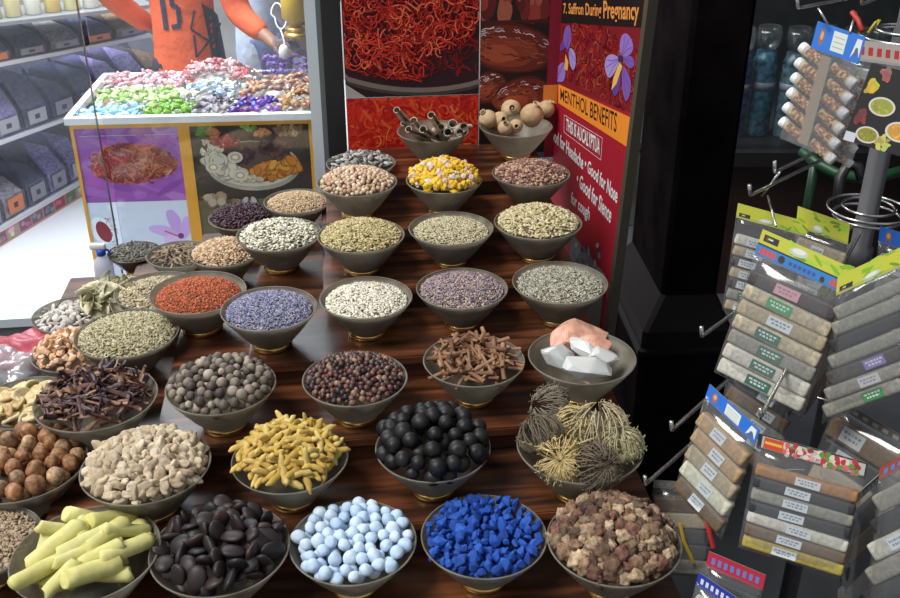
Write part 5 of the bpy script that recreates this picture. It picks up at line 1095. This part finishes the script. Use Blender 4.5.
def hd_food():
    def f(a, w_, y0, y1):
        h_ = y1-y0; random.seed(9); a.rect(0, w_, y0, y1, (.02, .02, .02)); a.rect(w_*.04, w_*.985, y0+h_*.12, y1-h_*.1, (.40, .42, .38))
        for i in range(90): a.ell(w_*random.uniform(.22, .95), y0+h_*random.uniform(.15, .85), w_*.03, h_*.16, random.choice([(.42, .03, .04), (.55, .12, .12), (.60, .30, .28), (.08, .26, .04), (.62, .55, .45), (.30, .02, .03)]), random.uniform(0, 3), 9, .1)
        a.rect(w_*.06, w_*.24, y0+h_*.15, y0+h_*.86, (.55, .06, .02)); a.rect(w_*.07, w_*.23, y0+h_*.45, y0+h_*.62, (.70, .42, .05))
    return dict(bg=(.02, .02, .02), art=f)
def hd_plain(col, c2): return dict(bg=col, art=lambda a, w_, y0, y1: [a.rect(w_*(.08+.11*k), w_*(.14+.11*k), y0+(y1-y0)*.3, y0+(y1-y0)*.7, c2) for k in range(8)])
def spice(n, col, col2=None, rough=.55): return vary('spice_'+n, [col], rough, 190, .22, .3) if col2 is None else vary('spice_'+n, [col, col2], rough, 220, .5, .4)
SD, SB, SG, SW, SK, SO, SM = spice('dark', (0.061, 0.051, 0.051)), spice('buff', (0.338, 0.277, 0.184)), spice('grey', (0.225, 0.215, 0.184)), spice('white', (0.491, 0.471, 0.409)), spice('black', (0.030, 0.030, 0.033)), spice('orange_brown', (0.307, 0.153, 0.061)), spice('mustard', (0.348, 0.277, 0.061))
ST, SI = spice('tan', (0.368, 0.246, 0.133)), spice('ivory', (0.528, 0.528, 0.409)); SBR = spice('brown', (0.133, 0.087, 0.051)); GL = (.03, .13, .09); WL = (.58, .63, .66); PKL = (.62, .30, .34)
SL = vary('spice_light', [(.42, .36, .25)], .5, 160, .35, .3)
random.seed(3)
pack('spice_pack', (763, 229), (857, 270), (714, 372), 1.42, 1.36, 1.47, 'big clear pack of seven spice bags under a yellow and blue header', hd_yellow(), [(SD, PKL), (SL, (.04, .30, .10)), (SB, WL), (SL, GL), (SG, GL), (SW, GL), (SW, GL)], .026, .17, gap=.10, lab_w=.26, bart=.020)
pack('spice_pack', (738, 203), (808, 222), (722, 310), 1.58, 1.56, 1.62, 'pack with yellow header partly hidden behind the big spice pack', hd_yellow(False), [(SW, WL), (SB, WL), (SD, WL), (SB, WL), (SD, WL), (SG, GL), (SB, WL)], .02, .13, gap=.16, lab_x=.3)
pack('spice_pack', (838, 276), (925, 236), (822, 424), 1.36, 1.28, 1.40, 'hazy grey spice pack with yellow header to the right of the big one', hd_yellow(False), [(SG, None), (SG, None), (SK, None), (SG, None), (SD, (.22, .16, .40)), (SG, (.5, .5, .5)), (SG, (.05, .22, .08))], .026, .13, gap=.08, lab_x=.6, bart=.018)
pack('spice_pack', (818, 290), (842, 262), (800, 420), 1.46, 1.54, 1.50, 'narrow pack seen edge on between the big pack and hazy pack', hd_yellow(False), [(SBR, None), (SO, None), (SBR, None), (SB, None), (SBR, None)], .02, .12)
pack('incense_pack', (710, 384), (760, 430), (674, 490), 1.40, 1.34, 1.43, 'clear pack of five tan incense bars under a blue header at left', hd_blue(), [(ST, WL), (ST, WL), (SB, WL), (SI, WL), (SBR, WL)], .022, .13, gap=.10, lab_w=.24, lab_x=.5, bart=.016)
pack('incense_pack', (759, 433), (868, 463), (738, 547), 1.30, 1.26, 1.32, 'clear pack of seven labelled powder bars under a red food header', hd_food(), [(SO, WL), (SK, WL), (SG, WL), (SK, WL), (SW, WL), (SBR, WL), (SM, WL)], .022, .13, gap=.13, lab_w=.23, lab_x=.47, bart=.014)
pack('incense_pack', (880, 468), (945, 432), (862, 640), 1.24, 1.18, 1.28, 'dim grey pack with red and blue header at the right edge', hd_plain((.30, .05, .03), (.05, .2, .5)), [(SG, None), (SK, None), (SW, WL), (SG, None), (SK, None), (SG, WL)], .026, .07, bart=.018)
pack('incense_pack', (850, 500), (884, 470), (836, 640), 1.34, 1.40, 1.38, 'dark pack seen edge on beside the seven bar pack', hd_plain((.05, .05, .05), (.2, .2, .2)), [(SK, None), (SBR, None), (SK, None), (SG, None), (SK, None)], .024, .06)
pack('incense_pack', (838, 398), (930, 452), (806, 478), 1.44, 1.36, 1.47, 'pack of brown and buff bars beneath the hazy grey pack', hd_plain((.08, .07, .06), (.25, .22, .2)), [(SBR, (.5, .52, .5)), (SK, (.5, .52, .5)), (SB, None)], .022, .1, lab_x=.3, bart=.018)
pack('incense_pack', (738, 352), (800, 392), (712, 440), 1.62, 1.58, 1.66, 'dark pack with pale labelled bars behind the blue header pack', hd_plain((.03, .05, .25), (.4, .4, .4)), [(SK, WL), (SBR, WL), (SG, WL), (SK, WL), (SBR, None)], .022, .10, lab_x=.6)
pack('spice_pack', (798, 206), (850, 224), (786, 330), 1.68, 1.64, 1.72, 'pack with green header hanging behind the big pack below the ring', hd_yellow(False), [(SB, WL), (SG, WL), (SW, WL), (SBR, WL), (SB, GL)], .02, .16)
pack('spice_pack', (880, 226), (940, 244), (868, 340), 1.72, 1.68, 1.76, 'pack with blue header behind the pole at the right edge', hd_blue(), [(SB, WL), (SG, WL), (SB, WL), (SBR, WL)], .02, .14)
pack('sachet_pack', (846, 38), (925, 48), (838, 140), 1.64, 1.60, 1.68, 'sachet pack with red and white stripes behind the printed spice card', hd_plain((.45, .40, .38), (.50, .04, .03)), [(SW, None), (SG, None), (SBR, None)], .02, .2)
pack('sachet_pack', (709, 551), (766, 575), (690, 640), 1.36, 1.33, 1.39, 'sachet pack with a red header near the bottom edge', hd_plain((.42, .02, .05), (.10, .2, .5)), [(SK, None), (SG, None), (SBR, None)], .02, .17)
pack('sachet_pack', (699, 572), (745, 603), (676, 660), 1.28, 1.25, 1.31, 'sachet pack with a dark blue header at the bottom edge', hd_plain((.012, .03, .30), (.6, .6, .65)), [(SI, None), (SB, None), (SK, None)], .02, .14)
# loose bag with coloured edges at lower left of the rack
e = pack('hanging_bag', (654, 480), (724, 484), (640, 572), 1.74, 1.72, 1.76, 'hazy clear bag with yellow and red edge strips beside the dried flower bowl', hd_plain((.16, .15, .13), (.22, .21, .18)), [(SBR, None), (SB, None), (SK, None), (SK, None), (SG, None)], .03, .08, bart=.022)
e['category'] = 'bag'; del e['group']
ob('yellow_strip', MB().tube([(.045, .10, .02), (.052, .07, .022), (.066, .04, .02), (.07, .03, .018)], .0032, 5).mesh('yellow_strip', plain('yellow_strip', (.50, .34, .03))), e)
ob('red_strip', MB().tube([(.085, .115, .02), (.094, .09, .022), (.102, .06, .02)], .0040, 5).mesh('red_strip', plain('red_strip', (.50, .03, .03))), e)

# roll of tubes under a blue header, and its neighbour
capm = WHITE; tbm = []
def tube_print(seed):
    random.seed(seed); L_, r_ = .052, .0115; n = 18; k = 9; v = []; f = []; cols = []
    for i in range(k+1):
        for j in range(n): t = 2*math.pi*j/n; v.append((i/k*L_, r_*math.cos(t), r_*math.sin(t)))
    for i in range(k):
        for j in range(n):
            f.append((i*n+j, i*n+(j+1) % n, (i+1)*n+(j+1) % n, (i+1)*n+j)); q = noise.noise(Vector((i*.9, j*.7, seed*3)))
            cols.append(((.70, .58, .36) if i in (0, k-1) else (.22, .06, .03) if q > .14 else (.70, .50, .18) if q < -.14 else (.46, .18, .08)))
    return mk('tube_body', v, f, PRINT, True, None, cols)
tps = [tube_print(i) for i in range(4)]
capb = MB().lathe([(0, 0), (.0118, 0), (.0124, .002), (.0124, .013), (.0105, .0165), (0, .017)], 20).mesh('tube_cap', capm, True)
def tubes(tl, tr, bl, dl, dr, db, label, n=6, both=True, header=True):
    TL, TR, BL = at_d(*tl, dl), at_d(*tr, dr), at_d(*bl, db); e1 = (TR-TL); w_ = e1.length; e1.normalize(); e2 = TL-BL; nn = e1.cross(e2).normalized(); e2 = nn.cross(e1).normalized(); hgt = (TL-BL).dot(e2); skew = (TL-BL).dot(e1)
    M = Matrix((e1, e2, nn)).transposed().to_4x4(); M.translation = TL-e2*hgt; e = empty('tube_pack', mat=M); tag(e, label, 'tube pack')
    sk = lambda y: -skew*(1-y/hgt); hh = hgt*.22 if header else 0
    if header:
        a = Art(.0008); a.rect(0, w_, hgt-hh, hgt, (.012, .15, .58)); hd_blue()['art'](a, w_, hgt-hh, hgt); a.v = [(x+sk(y), y, z) for x, y, z in a.v]; hd = ob('header_card', MB().box(0, w_, hgt-hh, hgt, -.0006, .0006, 0, lambda x, y, z: (x+sk(y), y, z)).mesh('header_card', plain('card_edge2', (.1, .15, .3))), e); ob('header_print', a.mesh('header_print', PRINTM), hd)
    body = hgt-hh; st = body/(n+.2); cx = w_*.42
    for i in range(n):
        y = body-st*(i+.7)
        for sd in ((-1, 1) if both else (1,)):
            tb_ = ob('tube', random.choice(tps), e); g = 1.0; tb_.location = (cx+sk(y)+sd*.007, y, .0); tb_.rotation_euler = (random.uniform(0, 6), 0, -.30+(math.pi if sd < 0 else 0)); tb_.scale = (w_/.105*.92,)*3
            cp = ob('tube_cap', capb, tb_, (.051, 0, 0)); cp.rotation_euler = (0, math.pi/2, 0)
    mbt = MB(); y_a, y_b = body-st*.2, st*.2
    mbt.add([(cx-.008+sk(y_a), y_a, .015), (cx+.008+sk(y_a), y_a, .015), (cx+.008+sk(y_b), y_b, .015), (cx-.008+sk(y_b), y_b, .015), (cx-.008+sk(y_a), y_a, .014), (cx+.008+sk(y_a), y_a, .014), (cx+.008+sk(y_b), y_b, .014), (cx-.008+sk(y_b), y_b, .014)], [(3, 2, 1, 0), (4, 5, 6, 7), (0, 1, 5, 4), (2, 3, 7, 6)])
    ob('tan_tape', mbt.mesh('tan_tape', plain('tape', (.38, .28, .19), .35)), e)
    mb = MB(); mb.box(-.004, w_+.004, 0, body, -.016, -.0155, 0, lambda x, y, z: (x+sk(y), y, z)); mb.box(-.004, w_+.004, 0, body, .0165, .017, 0, lambda x, y, z: (x+sk(y), y, z)); ob('clear_sleeve', mb.mesh('clear_sleeve', FILM), e)
    return e
tubes((818, 21), (866, 37), (786, 140), 1.52, 1.48, 1.56, 'pack of spice tubes with white caps under a blue header')
tubes((838, 62), (876, 74), (812, 152), 1.58, 1.56, 1.62, 'second pack of white capped tubes behind the first', 6, False, False)
# food photo card pack
TL, TR, BL = at_d(868, 62, 1.40), at_d(930, 78, 1.36), at_d(846, 140, 1.43); e1 = (TR-TL); w_ = e1.length; e1.normalize(); e2 = TL-BL; nn = e1.cross(e2).normalized(); e2 = nn.cross(e1).normalized(); hg = (TL-BL).dot(e2)
M = Matrix((e1, e2, nn)).transposed().to_4x4(); M.translation = TL-e2*hg-e1*(TL-BL).dot(e1)*.7; a = Art(.0065); a.rect(0, w_, 0, hg, (.012, .012, .013)); random.seed(2)
for cx, cy, r_, rim, inn in ((.40, .52, .018, (.62, .58, .50), (.30, .32, .05)), (.34, .14, .016, (.60, .57, .50), (.26, .24, .03)), (.80, .28, .019, (.62, .58, .52), (.55, .28, .05))):
    a.ell(w_*cx, hg*cy, r_, r_*.72, rim); a.ell(w_*cx, hg*cy, r_*.84, r_*.58, inn)
    for _ in range(24): t = random.uniform(0, 6.3); q = math.sqrt(random.random())*.72; a.ell(w_*cx+r_*q*math.cos(t), hg*cy+r_*.7*q*math.sin(t), .0022, .0015, tuple(k*random.uniform(.6, 1.6) for k in inn), t, 8)
for cx, cy, cc in ((.15, .72, (.55, .42, .04)), (.72, .72, (.50, .18, .05)), (.30, .90, (.35, .12, .10)), (.14, .34, (.22, .03, .04)), (.62, .10, (.5, .45, .1))):
    for _ in range(10): a.ell(w_*(cx+random.uniform(-.07, .07)), hg*(cy+random.uniform(-.07, .07)), .006, .0035, tuple(k*random.uniform(.6, 1.3) for k in cc), random.uniform(0, 3), 9, .1)
a.rect(0, w_*.18, 0, hg*.12, (.55, .58, .62)); e = empty('spice_card', mat=M); tag(e, 'black card printed with bowls of spices at the upper right edge', 'card'); a.v = [(min(max(x, 0), w_), min(max(y, 0), hg), z) for x, y, z in a.v]
ob('card', MB().box(0, w_, 0, hg, 0, .006).mesh('card', plain('card_black', (.02, .02, .02))), e); ob('print', a.mesh('print', PRINTM), e)
# pegs of the rack
for tip in (at_d(775, 172, 1.52), at_d(750, 195, 1.50), at_d(702, 336, 1.46), at_d(672, 430, 1.42), at_d(798, 8, 1.50), at_d(862, 4, 1.5), at_d(760, 418, 1.30), at_d(646, 484, 1.45)): peg(tip, tip.z)
for p_, q_ in ((at_d(768, 196, 1.5), at_d(776, 226, 1.41)), (at_d(780, 172, 1.51), at_d(762, 196, 1.56)), (at_d(818, 8, 1.5), at_d(828, 24, 1.5)), (at_d(856, 12, 1.52), at_d(850, 32, 1.49))):
    ob('link', MB().tube([p_-Vector((px0, py0, 0)), q_-Vector((px0, py0, 0))], .002, 6).mesh('link', CHROME, True), rk)
# small red stopper and yellow tie on the upper peg
tag(ob('yellow_tie', MB().tube([at_d(868, 33, 1.5), at_d(876, 22, 1.5), at_d(880, 20, 1.5), at_d(876, 26, 1.5), at_d(879, 20, 1.5)], .0022, 6).mesh('yellow_tie', plain('yellow_tie', (.45, .34, .03)), True)), 'yellow twist tie beside the blue tube header', 'tie')
tag(ob('red_string', MB().tube([at_d(852, 12, 1.51), at_d(858, 20, 1.5), at_d(862, 31, 1.49)], .004, 6).mesh('red_string', plain('red_cord', (.42, .03, .02)), True)), 'short red cord hanging from the upper chrome peg', 'cord')
# bent green tube and black handle behind the rack
g = empty('green_bent_frame', (0, 0, 0)); tag(g, 'green bent metal tube with black grip behind the spinner rack', 'metal frame')
ob('green_tube', MB().tube([at_d(802, 150, 2.35), at_d(815, 162, 2.33), at_d(835, 173, 2.3), at_d(860, 178, 2.28), at_d(884, 176, 2.3), at_d(905, 170, 2.35)], .013, 10).mesh('green_tube', plain('green_paint', (.008, .055, .02), .45), True), g)
ob('green_leg', MB().tube([at_d(815, 162, 2.33), at_d(806, 215, 2.4), Vector((at_d(800, 330, 2.6).x, at_d(800, 330, 2.6).y, .0))], .011, 10).mesh('green_leg', plain('green_paint2', (.006, .03, .014), .35), True), g)
ob('black_grip', MB().tube([at_d(838, 205, 2.2), at_d(840, 178, 2.2), at_d(848, 164, 2.2), at_d(858, 166, 2.2), at_d(862, 180, 2.2)], .012, 10).mesh('black_grip', plain('grip_black', (.012, .012, .014), .4), True), g)
# bottles and bundles inside the shop window
random.seed(6)
for i in range(9):
    x_ = 1.20+.115*i; bl_ = [(.05, .06, .20), (.05, .14, .20), (.07, .12, .15), (.12, .06, .18), (.10, .09, .09)][i % 5]; e = empty('display_bottle', (x_, YF+.22+.03*(i % 2), .642))
    tag(e, ['tall blue display bottle in the shop window', 'tall teal display bottle in the shop window'][i % 2] if i else 'violet display bottle nearest the pillar in the shop window', 'bottle', 'display bottles in the shop window' if i else None)
    ob('bottle_body', MB().lathe([(0, 0), (.048, 0), (.052, .01), (.052, .31), (.04, .36), (0, .36)], 24).mesh('bottle_body', vary('bottle_glass', [bl_], .25, 40, .8, .2), True), e)
    ob('bottle_band', MB().lathe([(.0525, .20), (.053, .20), (.053, .235), (.0525, .235)], 24).mesh('bottle_band', plain('band_pale', (.22, .24, .30), .4), True), e)
    ob('wrap_top', MB().lathe([(.02, .36), (.045, .38), (.052, .43), (.045, .46), (.04, .43), (.03, .39)], 18).mesh('wrap_top', clear_mat('cellophane', (.8, .84, .86), .5, .12, (.3, .32, .3), .15), True), e)
sh = struct('trim_15', MB().box(.8, 3.6, YF+.45, YF+.75, 1.24, 1.27).mesh('shelf', plain('window_shelf', (.05, .05, .05))))
for i in range(12):
    e = empty('shelf_box', (1.25+.13*i, YF+.58, 1.271)); tag(e, 'dim carton on the shelf high in the shop window', 'carton', 'cartons in the shop window')
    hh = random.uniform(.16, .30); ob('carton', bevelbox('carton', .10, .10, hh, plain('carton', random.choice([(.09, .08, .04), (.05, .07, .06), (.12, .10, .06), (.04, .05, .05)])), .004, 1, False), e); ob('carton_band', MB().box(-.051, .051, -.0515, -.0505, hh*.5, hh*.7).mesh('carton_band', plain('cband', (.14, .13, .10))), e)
